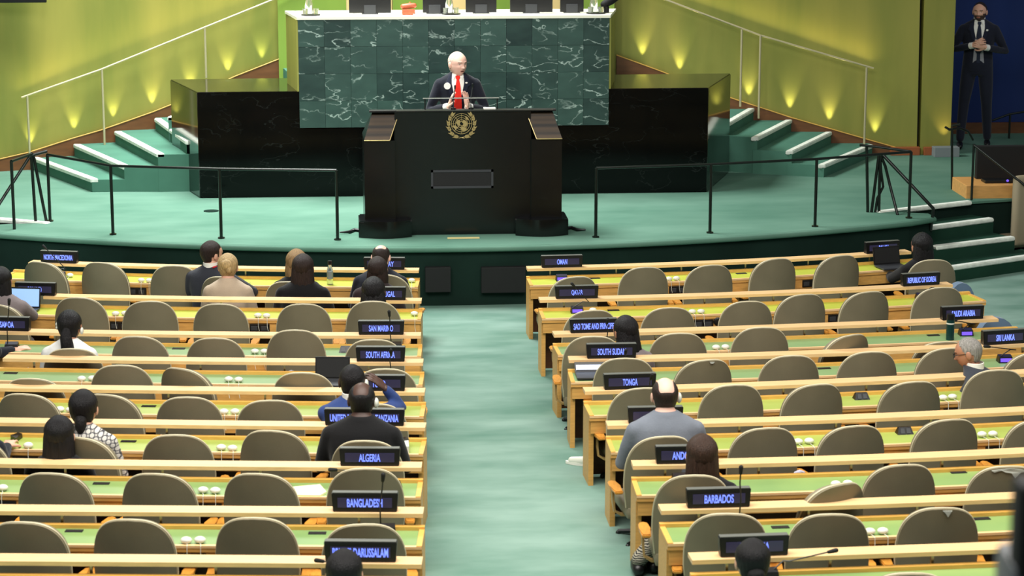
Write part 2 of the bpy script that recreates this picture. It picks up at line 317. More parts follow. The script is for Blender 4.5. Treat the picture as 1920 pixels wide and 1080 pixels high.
# ------------------------------------------------------------------ wall stairs
def stair(side):
    s = -1 if side == 'left' else 1
    if s < 0: W = [(-4.86, 4.50), (-4.37, 4.56), (-3.89, 4.62), (-3.42, 4.70)]; O = [(-3.98, 2.83), (-3.62, 2.84), (-3.24, 2.80), (-2.92, 2.80)]
    else: W = [(5.27, 4.80), (4.79, 4.96), (4.31, 5.06), (3.85, 5.12)]; O = [(4.36, 3.28), (4.01, 3.44), (3.63, 3.60), (3.33, 3.84)]
    dx = -s*.47
    if s < 0: W.append((W[-1][0]+dx, 4.74)); O.append((-3.19, 3.76)); 
    for k in range(5 if s > 0 else 4): W.append((W[-1][0]+dx, min(5.1, W[-1][1]+.04))); O.append((O[-1][0]+dx*(.85 if s > 0 else 1.05), 3.76))
    zs = [ZD+.14*(i+1) for i in range(9)]
    t = empty('staircase', (W[0][0], O[0][1], ZD), 0, 'teal carpeted wall stairs with white edge strips, %s of the stage' % side, 'stairs')
    for i in range(8):
        a, b, c, d = Vector(W[i]), Vector(O[i]), Vector(O[i+1]), Vector(W[i+1])
        e = (b-a).normalized(); b2 = b+e*.02
        mb = MB(); mb.prism([(a.x, a.y+.5, ZD), (a.x, a.y, ZD), (b.x, b.y, ZD), (c.x+dx*.1, c.y, ZD), (d.x+dx*.1, d.y, ZD), (d.x, d.y+.5, ZD)],
                            [(a.x, a.y+.5, zs[i]), (a.x, a.y, zs[i]), (b.x, b.y, zs[i]), (c.x+dx*.1, c.y, zs[i]), (d.x+dx*.1, d.y, zs[i]), (d.x, d.y+.5, zs[i])])
        mb.build('step', M['carpet_steps'], t, world=True)
        m2 = Vector((dx, 0)).normalized()*.075; f = Vector((-dx, 0)).normalized()*.012
        mb = MB(); q = [a+f, b+f, b+m2, a+m2]
        mb.ext([(p.x, p.y) for p in q], zs[i]-.035, zs[i]+.012)
        bmesh.ops.bevel(mb.bm, geom=list(mb.bm.edges), offset=.008, segments=2, affect='EDGES')
        mb.build('nosing', M['nosing'], t, world=True)
    return t
stair('left'); stair('right')
# sloping wooden skirting above the stairs (upper edge measured on the wall)
for nm, line in (('left', [(-60, 306), (0, 299), (52, 287), (140, 259), (189, 245), (286, 211), (326, 195), (443, 143), (545, 103)]),
                 ('right', [(1156, 104), (1238, 134), (1366, 183), (1486, 222), (1629, 263), (1700, 283)])):
    mb = MB(); up_ = []; dn = []
    for px, py in line:
        y = 4.9
        for _ in range(6): p = aty(px, py, y); y = wall_y(p.x)-.05-.02*max(0, p.z-.6)
        up_.append(p); dn.append(Vector((p.x, y, max(ZD, p.z-.42))))
    d = Vector((0, .1, 0))
    for i in range(len(up_)-1):
        a, b, c, e = up_[i], up_[i+1], dn[i+1], dn[i]
        mb.prism([a, b, c, e], [a+d, b+d, c+d, e+d])
    mb.build('baseboard_'+nm, M['skirt'], kind='structure')
    mb = MB(); mb.tube([p+Vector((0, -.004, .006)) for p in up_], .007, 6); mb.build('trim_2' if nm == 'left' else 'trim_3', M['trim_wood'], kind='structure')
# uplights at the foot of the wall
UP = [(58, 285), (140, 257), (213, 234), (286, 209), (358, 180), (428, 148), (492, 124), (540, 103), (1205, 118), (1275, 145), (1405, 194), (1482, 218), (1556, 240), (1642, 264)]
for i, (px, py) in enumerate(UP):
    y = 4.9
    for _ in range(6): p = aty(px, py, y); y = wall_y(p.x)-.09
    o = spot('wall_uplight', (p.x, wall_y(p.x)-.052-.022*max(0, p.z-.6), p.z+.014), (p.x, wall_y(p.x)-.02-.022*max(0, p.z-.6), p.z+.70), 20, 50, (1, .88, .46), 1.0, .012)
spot('wall_uplight', (6.2, wall_y(5.86)-.12, .75), (6.15, wall_y(5.86), 1.2), 5, 60, (1, .7, .3), 1, .02)
# brass stair handrails
def handrail(side, rail_px, posts):
    t = None; pts = []
    for px, py in rail_px:
        y = 4.7
        for _ in range(6): p = aty(px, py, y); y = wall_y(p.x)-.22
        pts.append(p)
    t = empty('handrail', pts[0], 0, 'slim brass handrail along gold wall, %s stairs' % side, 'handrail')
    mb = MB(); mb.tube(pts, .012, 8); mb.build('rail', M['brass'], t, world=True, smooth=60)
    for px, y0, y1 in posts:
        y = 4.7
        for _ in range(6): p = aty(px, y0, y); y = wall_y(p.x)-.22
        q = aty(px, y1, y); mb = MB(); mb.tube([p, Vector((p.x, p.y, q.z))], .014, 8); mb.build('post', M['brass'], t, world=True, smooth=60)
    a, b = pts[0], pts[-1]; mid = (a+b)/2; L = (b-a).length
    l = bpy.data.lights.new('handrail_glow', 'AREA'); l.shape = 'RECTANGLE'; l.size = L; l.size_y = .02; l.energy = 2.6; l.color = (1, .8, .3); l.spread = math.radians(110)
    o = bpy.data.objects.new('handrail_glow', l); COL.objects.link(o); o.location = mid+Vector((0, .03, .03))
    xax = (b-a).normalized(); zax = -(Vector((0, .55, 1))); zax = (zax-xax*zax.dot(xax)).normalized(); yax = zax.cross(xax)
    o.rotation_euler = Matrix((xax, yax, zax)).transposed().to_euler()
handrail('left', [(40, 183), (190, 130), (382, 52), (540, -12), (620, -45)], [(51, 180, 292), (191, 130, 272), (384, 50, 146)])
handrail('right', [(1638, 128), (1425, 66), (1250, 0), (1160, -34)], [(1625, 126, 270), (1426, 65, 222), (1391, 55, 200)])

# ------------------------------------------------------------------ podium block (black stone) and marble desk
blk = empty('podium_block', (0, 2.36, ZD), 0, 'long black polished stone block behind the rostrum', 'podium')
zt = aty(380, 173, 2.34).z
mb = MB(); mb.ext([(-2.76, 2.35), (2.85, 2.35), (3.32, 3.70), (-3.14, 3.56)], ZD, zt)
bmesh.ops.bevel(mb.bm, geom=list(mb.bm.edges), offset=.01, segments=2, affect='EDGES'); mb.build('stone_body', M['blackstone'], blk, world=True)
mb = MB(); mb.box((-2.755, 2.3445, ZD+.004), (2.845, 2.3495, zt-.008)); mb.build('front_panel', M['stone_dulled'], blk, world=True)  # thin panel added over the same stone to cut its reflections
zt2 = aty(559, 32, 2.32).z; zb2 = aty(563, 240, 2.32).z
dsk = empty('speakers_desk', (0, 2.4, zb2), 0, 'tall desk clad in green veined marble tiles, white top', 'desk')
xl, xr = aty(560, 130, 2.32).x, aty(1142, 130, 2.32).x
mb = MB(); mb.ext([(xl+.01, 2.335), (xr-.01, 2.335), (xr+.12, 3.1), (xl-.12, 3.1)], zt+.001, zt2-.03); mb.box((xl+.01, 2.334, zb2+.005), (xr-.01, 2.348, zt+.01)); mb.build('core', M['black_matte'], dsk, world=True)
for sx, x in ((-1, xl), (1, xr)):
    mb = MB(); mb.prism([(x, 2.33, zt+.001), (x+sx*.13, 3.1, zt+.001), (x+sx*.15, 3.1, zt+.001), (x+sx*.02, 2.33, zt+.001)], [(x, 2.33, zt2-.03), (x+sx*.13, 3.1, zt2-.03), (x+sx*.15, 3.1, zt2-.03), (x+sx*.02, 2.33, zt2-.03)])
    mb.build('side_panel', M['goldwall'], dsk, world=True)
mb = MB(); mb.ext([(xl-.01, 2.31), (xr+.01, 2.31), (xr+.16, 3.1), (xl-.16, 3.1)], zt2-.03, zt2); mb.build('desk_top', M['stone_top'], dsk, world=True)
cols = [xl+(xr-xl)*k/12 for k in range(13)]; rws = [zb2+(zt2-.03-zb2)*k/4 for k in range(5)]
for r in range(4):
    for c in range(12):
        x0, x1, z0, z1 = cols[c]+.0012, cols[c+1]-.0012, rws[r]+.0012, rws[r+1]-.0012
        d = random.uniform(0, .002); mb = MB()
        mb.box((x0, 2.318-d, z0), (x1, 2.34, z1)); mb.build('tile', M['marble'], dsk, origin=((x0+x1)/2, 2.32, (z0+z1)/2))
# things on the marble desk
def on_desk(px, dy): p = aty(px, 40, 2.4+dy); return Vector((p.x, 2.4+dy, zt2))
def carafe_set(px, lab):
    p = on_desk(px, .12); t = empty('carafe_tray', p, 0, lab, 'tray')
    mb = MB(); mb.cyl((0, 0, 0), .105, .012, 24); mb.build('tray', M['black'], t, smooth=40)
    mb = MB(); mb.oval([(-.02, .03, .012, .042, .042), (-.02, .03, .10, .045, .045), (-.02, .03, .17, .03, .03), (-.02, .03, .21, .038, .038)]); mb.build('carafe', M['glass'], t, smooth=60)
    for x, y in ((.055, -.01), (-.06, -.03)):
        mb = MB(); mb.oval([(x, y, .012, .026, .026), (x, y, .075, .031, .031)]); mb.build('drinking_glass', M['glass'], t, smooth=60)
def monitor(px, wd, h, lab, stand=True):
    p = on_desk(px, .22); t = empty('monitor', p, 0, lab, 'monitor')
    mb = MB(); mb.box((-wd/2, -.02, .012), (wd/2, .02, .03+h), bev=.006); mb.build('housing', M['black'], t)
    mb = MB(); mb.box((-.09, -.03, 0), (.09, .1, .012), bev=.003); mb.box((-.065, -.03, .008), (.065, -.018, .10), bev=.003); mb.build('stand', M['darkgrey'], t)
def high_chair(px, lab):
    p = on_desk(px, 1.05); t = empty('leather_chair', (p.x, p.y+.3, 1.72), 0, lab, 'chair')
    mb = MB(); mb.box((-.26, -.22, .42), (.26, .26, .54), bev=.04); mb.build('seat', M['cream_leather'], t, smooth=50)
    mb = MB(); mb.box((-.27, .2, .45), (.27, .32, 1.3), bev=.05); mb.build('backrest', M['cream_leather'], t, smooth=50)
    mb = MB(); mb.cyl((0, 0, 0), .22, .05, 20); mb.cyl((0, 0, .05), .03, .38); mb.build('pedestal', M['steel'], t, smooth=50)
high_chair(694, 'cream leather chair behind the leftmost monitor on marble desk'); high_chair(862, 'cream leather chair behind middle of the marble desk'); high_chair(1030, 'cream leather chair behind right monitor on marble desk')
carafe_set(583, 'round black tray with water carafe, left end of marble desk'); carafe_set(846, 'round black tray with carafe and glasses, middle of marble desk'); carafe_set(1117, 'round black tray with carafe, right end of marble desk')
monitor(694, .46, .34, 'black monitor seen from behind, left on the marble desk'); monitor(815, .26, .32, 'black screen beside the red wooden gavel block')
monitor(902, .34, .3, 'black monitor just right of the middle carafe tray'); monitor(996, .47, .34, 'black monitor with grey stand, right on the marble desk'); monitor(1072, .26, .3, 'black screen left of the right carafe tray')
p = on_desk(766, .12); t = empty('gavel', p, 0, 'reddish wooden gavel resting on its block on marble desk', 'gavel')
mb = MB(); mb.box((-.07, -.05, 0), (.07, .05, .06), bev=.008); mb.build('block', M['gavel'], t)
mb = MB(); mb.limb([(-.06, 0, .09), (.0, 0, .095), (.065, 0, .1)], [.028, .03, .028]); mb.build('head', M['gavel'], t, smooth=60)
mb = MB(); mb.limb([(0, .02, .1), (.02, .1, .12)], [.01, .012]); mb.build('handle', M['gavel'], t, smooth=60)
for px, wd, lab in ((636, .12, 'loose white papers left of the leftmost monitor'), (785, .12, 'white papers right of the gavel block'), (935, .16, 'white papers under the middle monitor')):
    p = on_desk(px, .1); mb = MB(); mb.box((p.x-wd/2, p.y-.05, zt2), (p.x+wd/2, p.y+.1, zt2+.012), bev=.002); tag(mb.build('paper_stack', M['paper'], origin=p), lab, 'papers')
p = on_desk(1142, .2); mb = MB(); mb.limb([(p.x-.06, p.y, zt2+.09), (p.x+.02, p.y+.05, zt2+.13), (p.x+.12, p.y+.1, zt2+.2)], [.04, .05, .05]); mb.cyl((p.x-.03, p.y, zt2), .03, .07)
tag(mb.build('desk_bag', M['black_matte'], smooth=60, origin=p), 'black soft bag at the right end of marble desk', 'bag')

# ------------------------------------------------------------------ rostrum
ro = empty('rostrum', (0.02, 0, ZD), 0, 'black stone speaking rostrum with gold emblem on front', 'lectern')
R0 = Vector((0.02, 0, ZD))
ztop = aty(865, 207, 0.0).z-ZD
FX = .62
mb = MB(); mb.prism([(-FX-.1, 0, 0), (FX+.1, 0, 0), (FX+.1, .62, 0), (-FX-.1, .62, 0)], [(-FX-.06, 0, ztop-.16), (FX+.06, 0, ztop-.16), (FX+.06, .62, ztop-.16), (-FX-.06, .62, ztop-.16)])
mb.prism([(-FX-.06, 0, ztop-.16), (FX+.06, 0, ztop-.16), (FX+.06, .06, ztop-.16), (-FX-.06, .06, ztop-.16)], [(-FX-.06, 0, ztop), (FX+.06, 0, ztop), (FX+.06, .06, ztop), (-FX-.06, .06, ztop)])
mb.build('body', M['rostrum'], ro)
for s in (-1, 1):
    # side pillar: sloped, chamfered head
    zc = aty(706, 262, -.06).z-ZD
    xo, xi = s*.985, s*.68
    pts0 = [(xi, -.07, 0), (xo, -.07, 0), (s*1.0, .5, 0), (xi, .5, 0)]
    pts1 = [(xi, -.07, zc-.01), (xo, -.07, zc-.01), (s*1.0, .5, zc-.01), (xi, .5, zc-.01)]
    mb = MB(); mb.prism(pts0, pts1)
    mb.prism([(s*.73, -.07, zc-.01), (xo, -.07, zc-.01), (s*1.0, .5, zc-.01), (xi, .5, zc-.01)], [(s*.635, .06, ztop-.02), (s*.90, .06, ztop-.02), (s*.90, .14, ztop-.02), (s*.6, .14, ztop-.02)])
    mb.build('side_pillar', M['rostrum'], ro)
    a, b, c, d = Vector((s*.73, -.085, zc-.005)), Vector((xo-s*.0, -.085, zc-.005)), Vector((s*.90, .045, ztop-.03)), Vector((s*.635, .045, ztop-.03)); nrm = Vector((0, -.012, .002))
    mb = MB(); mb.prism([a, b, c, d], [a+nrm, b+nrm, c+nrm, d+nrm]); mb.build('sloped_glass_panel', M['mirror_dark'], ro)
    mb = MB(); mb.tube([a+nrm, b+nrm], .006, 6); mb.tube([a+nrm, d+nrm], .004, 6); mb.build('glass_panel_edge', M['gold'], ro)
    # foot block
    x0, x1 = sorted((s*.52, s*1.05)); n = 10
    base = [(x0, .25), (x1, .25)]; fpts = []
    for k in range(n+1):
        u = k/n; fpts.append((x1+(x0-x1)*u, -.10-.09*math.sin(math.pi*u)))
    poly = [(x0, .3), (x1, .3)]+fpts
    poly = [(x1, .3)]+fpts+[(x0, .3)]
    mb = MB(); mb.ext(poly, 0, .17); bmesh.ops.bevel(mb.bm, geom=[e for e in mb.bm.edges if abs(e.verts[0].co.z-.17) < .001 and abs(e.verts[1].co.z-.17) < .001], offset=.012, segments=2, affect='EDGES')
    mb.build('foot_block', M['rostrum'], ro, smooth=40)
mb = MB(); mb.box((-.93, -.02, ztop-.012), (.93, .07, ztop+.008), bev=.004); mb.build('top', M['black'], ro)
mb = MB(); mb.box((-.66, -.026, ztop+.001), (.90, -.018, ztop+.008)); mb.build('top_edge', M['steel'], ro)
pA = aty(808, 319, 0)-R0; pB = aty(925, 352, 0)-R0
mb = MB(); x0, x1, z0, z1 = pA.x, pB.x, pB.z, pA.z; q = .022
for bx in (((x0, -.012, z0), (x1, .01, z0+q)), ((x0, -.012, z1-q), (x1, .01, z1)), ((x0, -.012, z0), (x0+q, .01, z1)), ((x1-q, -.012, z0), (x1, .01, z1))): mb.box(*bx)
mb.build('vent_frame', M['darkgrey'], ro)
mb = MB(); mb.box((x0+q, -.005, z0+q), (x1-q, .01, z1-q)); mb.build('vent_panel', M['black_matte'], ro)
# gold emblem on the front: globe of rings and meridians with land, between two olive branches
em = aty(865, 236, -.01)-R0; ec = Vector((em.x, -.012, em.z)); S = .001*5.35*28/28   # metres per photo pixel
def circ(mb, r, wd):
    n = 48; mb.rings([[ec+Vector((rr*math.cos(2*math.pi*k/n), yy, rr*math.sin(2*math.pi*k/n))) for k in range(n)] for rr, yy in ((r-wd, .004), (r-wd, -.004), (r+wd, -.004), (r+wd, .004))], cap=False)
gc = ec+Vector((.002, 0, .022)); keep = ec; ec = gc; G = .102
mb = MB()
for f in (.2, .4, .6, .8, 1.0): circ(mb, G*f, .0022)
for k in range(8):
    a = k*math.pi/4; d = Vector((math.cos(a), 0, math.sin(a))); mb.tube([gc+d*G*.2, gc+d*G], .0020, 5)
mb.build('emblem_globe', M['gold'], ro)
def blob(mb, pts, y=-.008):
    P = [gc+Vector((x*G, 0, z*G)) for x, z in pts]; mb.prism([p+Vector((0, .004, 0)) for p in P], [p+Vector((0, -.006, 0)) for p in P])
mb = MB()
blob(mb, [(-.55, .12), (-.42, .34), (-.2, .36), (-.08, .2), (-.18, .05), (-.1, -.12), (-.26, -.22), (-.38, -.06)])          # north america
blob(mb, [(-.95, -.2), (-.6, -.16), (-.42, -.3), (-.5, -.52), (-.62, -.6), (-.7, -.44)])                                      # south america
blob(mb, [(.1, .3), (.3, .34), (.5, .22), (.56, 0), (.5, -.22), (.3, -.34), (.12, -.22), (.2, 0), (.06, .12)])                 # asia
blob(mb, [(.02, -.2), (.16, -.3), (.3, -.36), (.44, -.42), (.5, -.6), (.3, -.74), (.06, -.7), (-.08, -.48)])                   # africa
blob(mb, [(.34, .74), (.5, .7), (.72, .44), (.66, .34), (.5, .42), (.38, .6)])                                                # australia
blob(mb, [(-.12, -.28), (.0, -.34), (-.06, -.44), (-.18, -.4)])
mb.build('emblem_land', M['gold'], ro)
for s in (-1, 1):
    br = [ec*0+gc+Vector((s*x*G, 0, z*G)) for x, z in ((.05, -1.36), (.5, -1.26), (.92, -.98), (1.2, -.5), (1.26, 0), (1.14, .5), (.92, .86))]
    mb = MB(); mb.tube(br, .0022, 5); mb.tube([gc+Vector((s*.05*G, 0, -1.36*G)), gc+Vector((-s*.3*G, 0, -1.46*G))], .002, 5)
    def leaf(mb, p, ang, L, wd):
        d = Vector((math.cos(ang), 0, math.sin(ang))); nn = Vector((-d.z, 0, d.x)); u = [p, p+d*L*.4+nn*wd, p+d*L, p+d*L*.4-nn*wd]
        mb.prism([q+Vector((0, .003, 0)) for q in u], [q+Vector((0, -.005, 0)) for q in u])
    for i in range(1, len(br)):
        for u in (.0, .5):
            p = br[i-1].lerp(br[i], .5+u); tdir = (br[i]-br[i-1]); a = math.atan2(tdir.z, tdir.x)
            leaf(mb, p, a+.42, .042, .0085); leaf(mb, p, a-.42, .042, .0085)
    mb.build('emblem_branch', M['gold'], ro)
# reading glass, microphones, notes on the rostrum
tz = ztop+.008
g0 = aty(793, 184, .03)-R0; g1 = aty(936, 183, .03)-R0
rd = empty('reading_stand', R0+Vector((0, .03, tz)), 0, 'thin reading shelf on slim legs on top of rostrum', 'stand')
mb = MB(); mb.box((g0.x, -.02, g0.z-tz-.008), (g1.x, .03, g0.z-tz), bev=.002); mb.build('shelf', M['steel'], rd)
for x in (g0.x+.02, g1.x-.02): mb = MB(); mb.tube([(x, .0, 0), (x, .0, g0.z-tz-.004)], .006, 8); mb.build('leg', M['black'], rd)
def rmic(px, py0, py1, lab):
    a = aty(px, py0, .0)-R0; b = aty(px-3, py1, .03)-R0; t = empty('podium_microphone', R0+Vector((b.x, .03, tz)), 0, lab, 'microphone')
    mb = MB(); mb.cyl((0, 0, 0), .025, .015); mb.build('base', M['black'], t)
    mb = MB(); mb.tube([(0, 0, .01), (.0, .0, (a.z-tz)*.5), (a.x-b.x, -.04, a.z-tz)], .005, 6); mb.build('gooseneck', M['darkgrey'], t)
    mb = MB(); mb.limb([(a.x-b.x, -.04, a.z-tz), (a.x-b.x, -.05, a.z-tz+.03)], [.008, .009], 8); mb.build('mic_head', M['black'], t)
rmic(886, 163, 203, 'slim black podium microphone right of the speaker'); rmic(853, 166, 203, 'slim black podium microphone in front of the speaker')
p = aty(917, 202, .1)-R0; mb = MB(); mb.box((p.x-.06, -.03, tz), (p.x+.06, .03, tz+.014), bev=.003); o = mb.build('note_cards', M['paper']); o.location = R0+Vector((0, .03, 0)); tag(o, 'white folded cards on right of the rostrum top', 'papers')
# plaque on dais floor and cables beside the foot blocks
p = atz(869, 447, ZD); mb = MB(); mb.box((p.x-.16, p.y-.03, ZD), (p.x+.16, p.y+.03, ZD+.008), bev=.002); tag(mb.build('floor_plate', mat('brass_plate', (206, 190, 130), .5), origin=p), 'thin brass plate on stage carpet before rostrum', 'plate')
for pts, lab in (([(680, 436), (665, 434), (655, 438), (637, 439)], 'black cable on the stage carpet left of rostrum'), ([(1058, 432), (1072, 430), (1082, 434), (1098, 434)], 'black cable on the stage carpet right of rostrum')):
    P = [atz(x, y, ZD)+Vector((0, 0, .018)) for x, y in pts]; mb = MB(); mb.tube(P, [.018, .018, .016, .008], 8); tag(mb.build('cable', M['black'], origin=P[0], smooth=60), lab, 'cable')
p = atz(396, 396, ZD); mb = MB(); mb.cyl((p.x, p.y, ZD), .08, .006, 20); tag(mb.build('floor_socket', M['carpet_wall'], origin=p), 'small round floor socket cover on left stage carpet', 'cover')

# ------------------------------------------------------------------ stage railings
def rail_path(px_pts, h): return [atz(x, y, ZD)+Vector((0, 0, h)) for x, y in px_pts]
def railing(side, posts, lab, extra=()):
    P = [atz(x, y, ZD) for x, y in posts]
    t = empty('stage_railing', P[0], 0, lab, 'railing'); H = .70
    for p in P:
        mb = MB(); mb.tube([p, p+Vector((0, 0, H))], .016, 8); mb.cyl((p.x, p.y, p.z), .035, .012); mb.build('post', M['rail'], t, world=True, smooth=60)
    mb = MB(); mb.tube([p+Vector((0, 0, H)) for p in P], .014, 8); mb.build('rail', M['rail'], t, world=True, smooth=60)
    for pts, r in extra: mb = MB(); mb.tube(pts, r, 8); mb.build('curved_bar', M['rail'], t, world=True, smooth=60)
    return t
q = [atz(x, y, ZD) for x, y in ((27, 430), (67, 417), (87, 416), (-40, 440))]; hz = Vector((0, 0, .70))
railing('left', [(94, 415), (212, 440), (415, 447), (633, 450)], 'long black metal railing along the left stage edge')
t = empty('stair_railing', q[0], 0, 'black railing with slanted bars at far left stage steps', 'railing')
for a, b in ((q[0], q[0]+hz), (q[1], atz(64, 417, ZD)+hz), (q[2], atz(68, 416, ZD)+hz), (atz(64, 417, ZD)+hz*1.02, q[0]+hz*1.0), (atz(66, 417, ZD)+hz*1.04, aty(-14, 402, q[0].y+.1)), (atz(64, 417, ZD)+hz, atz(94, 415, ZD)+hz*1.05)):
    mb = MB(); mb.tube([a, b], .016, 8); mb.build('bar', M['rail'], t, world=True, smooth=60)
railing('right', [(1117, 445), (1331, 437), (1528, 425), (1704, 409)], 'long black metal railing along the right stage edge')
t = empty('stair_railing', atz(1627, 398, ZD), 0, 'black railing with curved bars at right stage steps', 'railing')
y1 = atz(1627, 398, ZD).y
def bar(pts, r=.016): mb = MB(); mb.tube(pts, r, 8); mb.build('bar', M['rail'], t, world=True, smooth=60)
bar([atz(1627, 398, ZD), aty(1625, 275, y1)]); bar([atz(1634, 398, ZD), aty(1648, 290, y1)]); bar([atz(1641, 398, ZD), aty(1645, 372, y1), aty(1656, 350, y1), aty(1652, 322, y1), aty(1650, 290, y1)], .014); bar([atz(1648, 398, ZD), aty(1649, 345, y1), aty(1651, 290, y1)])
bar([atz(1683, 403, ZD), aty(1668, 345, y1), aty(1660, 312, y1), aty(1651, 290, y1)]); bar([aty(1655, 290, y1), aty(1704, 342, y1-.2), aty(1750, 391, y1-.35), aty(1745, 432, y1-.3)], .018)
bar([aty(1612, 272, y1), aty(1650, 276, y1), aty(1707, 284, y1-.2)], .014)

# ------------------------------------------------------------------ front side steps (right and left)
def side_steps(side, noz, floor_pts, lab):
    t = empty('stage_steps', (noz[0][0][0], noz[0][0][1], 0), 0, lab, 'stairs'); fw = Vector((0, 0, 0))
    for i, (a, b, z) in enumerate(noz):
        a = Vector((a[0], a[1], z)); b = Vector((b[0], b[1], z)); e = (b-a).normalized(); nn = Vector((-e.y, e.x, 0))
        if nn.y < 0: nn = -nn
        if i > 0:
            mb = MB(); Q = [a, b, b+nn*.35, a+nn*.35]; mb.prism([Vector((v.x, v.y, 0)) for v in Q], Q); mb.build('step', M['carpet_side'], t, world=True)
        mb = MB(); Q = [a-nn*.012, b-nn*.012, b+nn*.075, a+nn*.075]; mb.prism([v+Vector((0, 0, -.03)) for v in Q], [v+Vector((0, 0, .014)) for v in Q])
        bmesh.ops.bevel(mb.bm, geom=list(mb.bm.edges), offset=.01, segments=2, affect='EDGES'); mb.build('nosing', M['nosing'], t, world=True)
def nz(pa, pb, z): a, b = atz(*pa, z), atz(*pb, z); return ((a.x, a.y), (b.x, b.y), z)
side_steps('right', [nz((1648, 399), (1822, 379), .6), nz((1735, 428), (1863, 411), .45), nz((1755, 464), (1903, 446), .30), nz((1780, 503), (1960, 477), .15)], None, 'dark carpeted steps with white edges at right stage end')
side_steps('left', [nz((88, 420), (-60, 407), .6), nz((60, 445), (-90, 430), .45), nz((40, 480), (-120, 462), .30)], None, 'carpeted steps with white edges at far left stage end')

# ------------------------------------------------------------------ right hand corner: counter, chair, dark cabinet, rails
p = atz(1852, 372, .6); yc = p.y
ct = empty('side_counter', (p.x, yc, .5), 0, 'light wooden counter with dark front at right edge', 'counter')
a = aty(1812, 348, yc); b = aty(1990, 372, yc)
mb = MB(); mb.box((a.x, yc, b.z), (b.x, yc+.6, a.z), bev=.008); mb.build('worktop', M['counter_wood'], ct, world=True)
mb = MB(); mb.box((a.x+.05, yc+.05, 0), (b.x, yc+.55, b.z)); mb.build('front_panel', M['black_matte'], ct, world=True)
a2 = aty(1829, 272, yc+.5); b2 = aty(1990, 345, yc+.5)
mb = MB(); mb.box((a2.x, yc+.42, a.z), (b2.x, yc+.5, a2.z), bev=.01)
tag(mb.build('black_screen', M['black_matte'], origin=((a2.x+b2.x)/2, yc+.46, a.z)), 'large black panel standing at back of the side counter', 'screen')
q = aty(1885, 342, yc+.2); kb = empty('control_console', (q.x, yc+.2, a.z), 0, 'black console with a purple light on side counter', 'console')
mb = MB(); mb.box((-.25, -.08, 0), (.2, .1, .035), bev=.008); mb.build('housing', M['black'], kb)
mb = MB(); mb.ball((.0, -.085, .03), .014); mb.build('indicator_light', M['purple'], kb)
# beige armchair at frame edge
q = aty(1922, 450, yc-.25); ac = empty('beige_armchair', (q.x+.05, yc-.25, 0), math.radians(20), 'beige upholstered chair seen from behind beside the counter', 'chair')
zb, ztp = q.z, aty(1905, 327, yc-.25).z
mb = MB(); mb.box((-.24, -.06, zb-.05), (.30, .05, ztp), bev=.05); mb.build('backrest', mat('beige_leather', (150, 138, 112), .55), ac, smooth=60)
mb = MB(); mb.box((-.22, .0, zb-.08), (.28, .45, zb+.04), bev=.03); mb.build('seat', mat('beige_leather_seat', (140, 128, 104), .55), ac, smooth=60)
mb = MB(); mb.cyl((.03, .2, 0), .03, zb-.05); mb.cyl((.03, .2, 0), .22, .03); mb.build('pedestal', M['black'], ac, smooth=50)
# railing by the doorway
def loose_rail(lab, tubes, r=.014):
    t = empty('corner_railing', tubes[0][0], 0, lab, 'railing')
    for pts in tubes: mb = MB(); mb.tube(pts, r, 8); mb.build('bar', M['rail'], t, world=True, smooth=60)
yb = atz(1785, 355, ZD).y
loose_rail('black curved railing beside the blue curtain doorway', [[atz(1785, 355, ZD), aty(1785, 240, yb)], [aty(1772, 238, yb), aty(1780, 243, yb), aty(1800, 240, yb), aty(1815, 246, yb+.1), aty(1824, 262, yb+.2)], [aty(1785, 236, yb), aty(1800, 233, yb)]])
loose_rail('black slanted handrail in front of the side counter', [[aty(1826, 270, yc-.1), Vector((aty(1826, 270, yc-.1).x, yc-.1, 0.0))], [aty(1826, 272, yc-.1), aty(1880, 315, yc-.3), aty(1925, 350, yc-.4)]])
loose_rail('thin black railing in front of blue curtain', [[aty(1860, 226, 6.2), aty(1893, 214, 6.2), aty(1960, 203, 6.2)], [aty(1894, 214, 6.2), Vector((aty(1894, 214, 6.2).x, 6.2, ZD))]])
# dark hanging screen edge, top left
a = aty(-20, -40, 4.0); b = aty(87, 5, 4.0); mb = MB(); mb.box((a.x-1.0, 4.0, b.z), (b.x, 4.05, b.z+.6), bev=.01); mb.tube([(b.x-.1, 4.02, b.z+.6), (b.x-.1, 4.6, b.z+.7)], .02)
tag(mb.build('hanging_screen', M['black'], origin=(b.x, 4.02, b.z)), 'lower edge of black screen mounted on upper left wall', 'screen')
# ------------------------------------------------------------------ desk rows
LEDGE = {
 ('A','L'): [(53,497),(385,507),(785,512)], ('B','L'): [(81,561),(420,567),(790,569.5)], ('C','L'): [(0,627.5),(420,634),(789,635)],
 ('D','L'): [(5,678),(420,684),(793,686)], ('E','L'): [(0,734),(420,739.5),(796,742)], ('F','L'): [(0,799),(420,804.5),(797,808.5)],
 ('G','L'): [(0,877),(420,882),(790,884)], ('H','L'): [(0,966),(420,969),(793,971)], ('I','L'): [(0,1060.5),(420,1063.5),(790,1066.7)],
 ('A','R'): [(989,509),(1220,502),(1450,493),(1640,482),(1708,476)], ('B','R'): [(1012,568),(1450,555),(1690,545),(1786,538)],
 ('C','R'): [(1039,633),(1450,621),(1800,606),(1873,604)], ('D','R'): [(1067,681),(1450,672.5),(1920,651)], ('E','R'): [(1097,740.5),(1470,729),(1775,714),(1920,707)],
 ('F','R'): [(1139,805),(1470,797),(1920,778)], ('G','R'): [(1187,881),(1470,875),(1920,857)], ('H','R'): [(1240,965.6),(1470,959),(1915,942)], ('I','R'): [(1298,1059),(1470,1053),(1915,1036.5)]}
